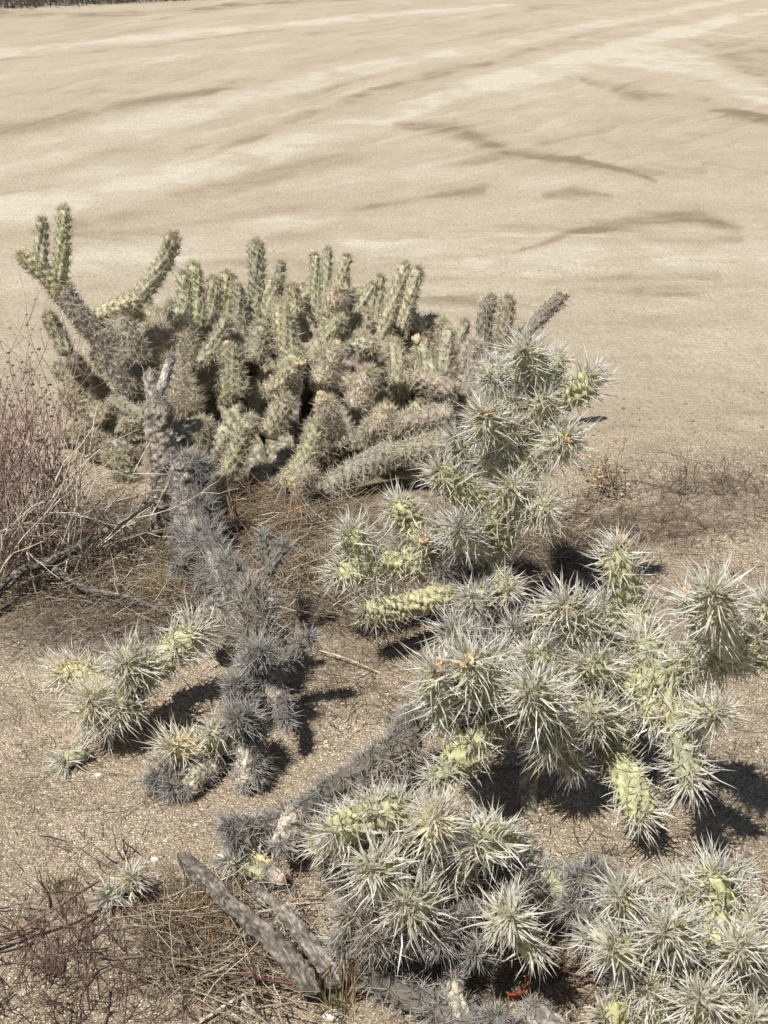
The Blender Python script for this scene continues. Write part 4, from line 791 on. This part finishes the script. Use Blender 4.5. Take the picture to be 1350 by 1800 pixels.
    for pts, r in [([(500, 880, 0), (480, 800, .2), (430, 720, .3)], .035), ([(520, 880, 0), (600, 800, .2), (700, 740, .3)], .033), ([(470, 880, 0), (380, 800, .2), (240, 720, .28)], .034), ([(490, 870, 0), (520, 780, .2), (540, 700, .28)], .028)]:
        P3 = [np.array([gr(px, 868)[0] if h == 0 else at(px, py, 3.75)[0], 3.45 if h == 0 else 3.78, h - .01 if h == 0 else h]) for px, py, h in pts]
        b, s_, _ = joint_geo(P3, r, 'wood', g); o = mesh_np('trunk', b[0] - base, b[1], M_BARK, b[2], parent=t)
rear()

# ------------------------------------------------------------------ rusty scrap and loose stones
def rusty():
    g = np.random.default_rng(5); base = gr(905, 1722, .012); nu, nv = 18, 10
    pts = []
    for i in range(nu):
        a = -1.7 + 3.3 * i / (nu - 1)
        for j in range(nv):
            r = .030 + .003 * math.sin(5 * a + j); z = .002 + .024 * j / (nv - 1) * (1 + .25 * math.sin(3 * a)) + .003 * g.normal()
            pts.append((math.cos(a) * r * .8 + .004 * j / nv, math.sin(a) * r, z))
    V = np.array(pts); idx = np.arange(nu * nv).reshape(nu, nv); Fq = np.stack([idx[:-1, :-1], idx[1:, :-1], idx[1:, 1:], idx[:-1, 1:]], -1).reshape(-1, 4)
    c = np.array([(.36, .10, .035)]) * g.uniform(.6, 1.3, (len(V), 1))
    o = mesh_np('rusty_scrap', V, Fq, M_RUST, c); o.location = base; o.rotation_euler = (.55, -.2, math.radians(-20))
    md = o.modifiers.new('thickness', 'SOLIDIFY'); md.thickness = .0015
    tag(o, 'torn rusty orange metal scrap on the soil below the bottom middle cactus clump', 'scrap metal')
rusty()
def rock(label, p, r, col, seed):
    g = np.random.default_rng(seed); v, f = ico_base()
    # one subdivision
    vs = [tuple(q) for q in v]; cache = {}
    def mid(a, b):
        k = (min(a, b), max(a, b))
        if k not in cache: m = (np.array(vs[a]) + np.array(vs[b])) / 2; vs.append(tuple(m / np.linalg.norm(m))); cache[k] = len(vs) - 1
        return cache[k]
    nf = []
    for a, b, c in f: x, y, z = mid(a, b), mid(b, c), mid(c, a); nf += [(a, x, z), (b, y, x), (c, z, y), (x, y, z)]
    V = np.array(vs) * (1 + g.uniform(-.14, .14, (len(vs), 1))) * r * np.array([1.2, .9, .6]); base = gr(*p); base[2] = float(gz(base[0], base[1])) + r * .25
    o = mesh_np('pebble', V, np.array(nf), M_STONE, np.repeat([col], len(vs), 0), smooth=False); o.location = base
    tag(o, label, 'stone')
rock('white quartz pebble right of the loose cactus joint at left', (172, 1362), .0055, (.75, .72, .66), 1)
rock('white pebble at the upper end of the longer fallen log', (272, 1512), .006, (.72, .68, .62), 2)
rock('pale rounded stone below the logs at the bottom edge', (585, 1788), .012, (.6, .56, .52), 3)
rock('pale stone between the bottom logs and the wiry twigs', (425, 1770), .011, (.5, .45, .38), 4)
rock('tan pebble left of the wiry shrub in the bottom left corner', (42, 1752), .007, (.6, .52, .4), 5)
GR = {'cholla_cactus': 'silver spined cacti in the foreground', 'dead_cholla': 'dead grey cacti', 'fallen_joint': 'loose cactus joints on the soil', 'small_shrub': 'small dry shrubs at the edge of the lot',
      'wiry_shrub': 'wiry dry plants among the cacti', 'grass_tuft': 'grass tufts among the cacti', 'fallen_log': 'fallen cactus logs', 'dead_twig': 'dead twigs on the soil', 'pebble': 'loose pebbles', 'bare_shrub': 'pale leafless shrubs at left'}
for o in list(bpy.data.objects):
    if '_loc' in o: del o['_loc']
    if o.parent is None and o.name.split('.')[0] in GR: o['group'] = GR[o.name.split('.')[0]]
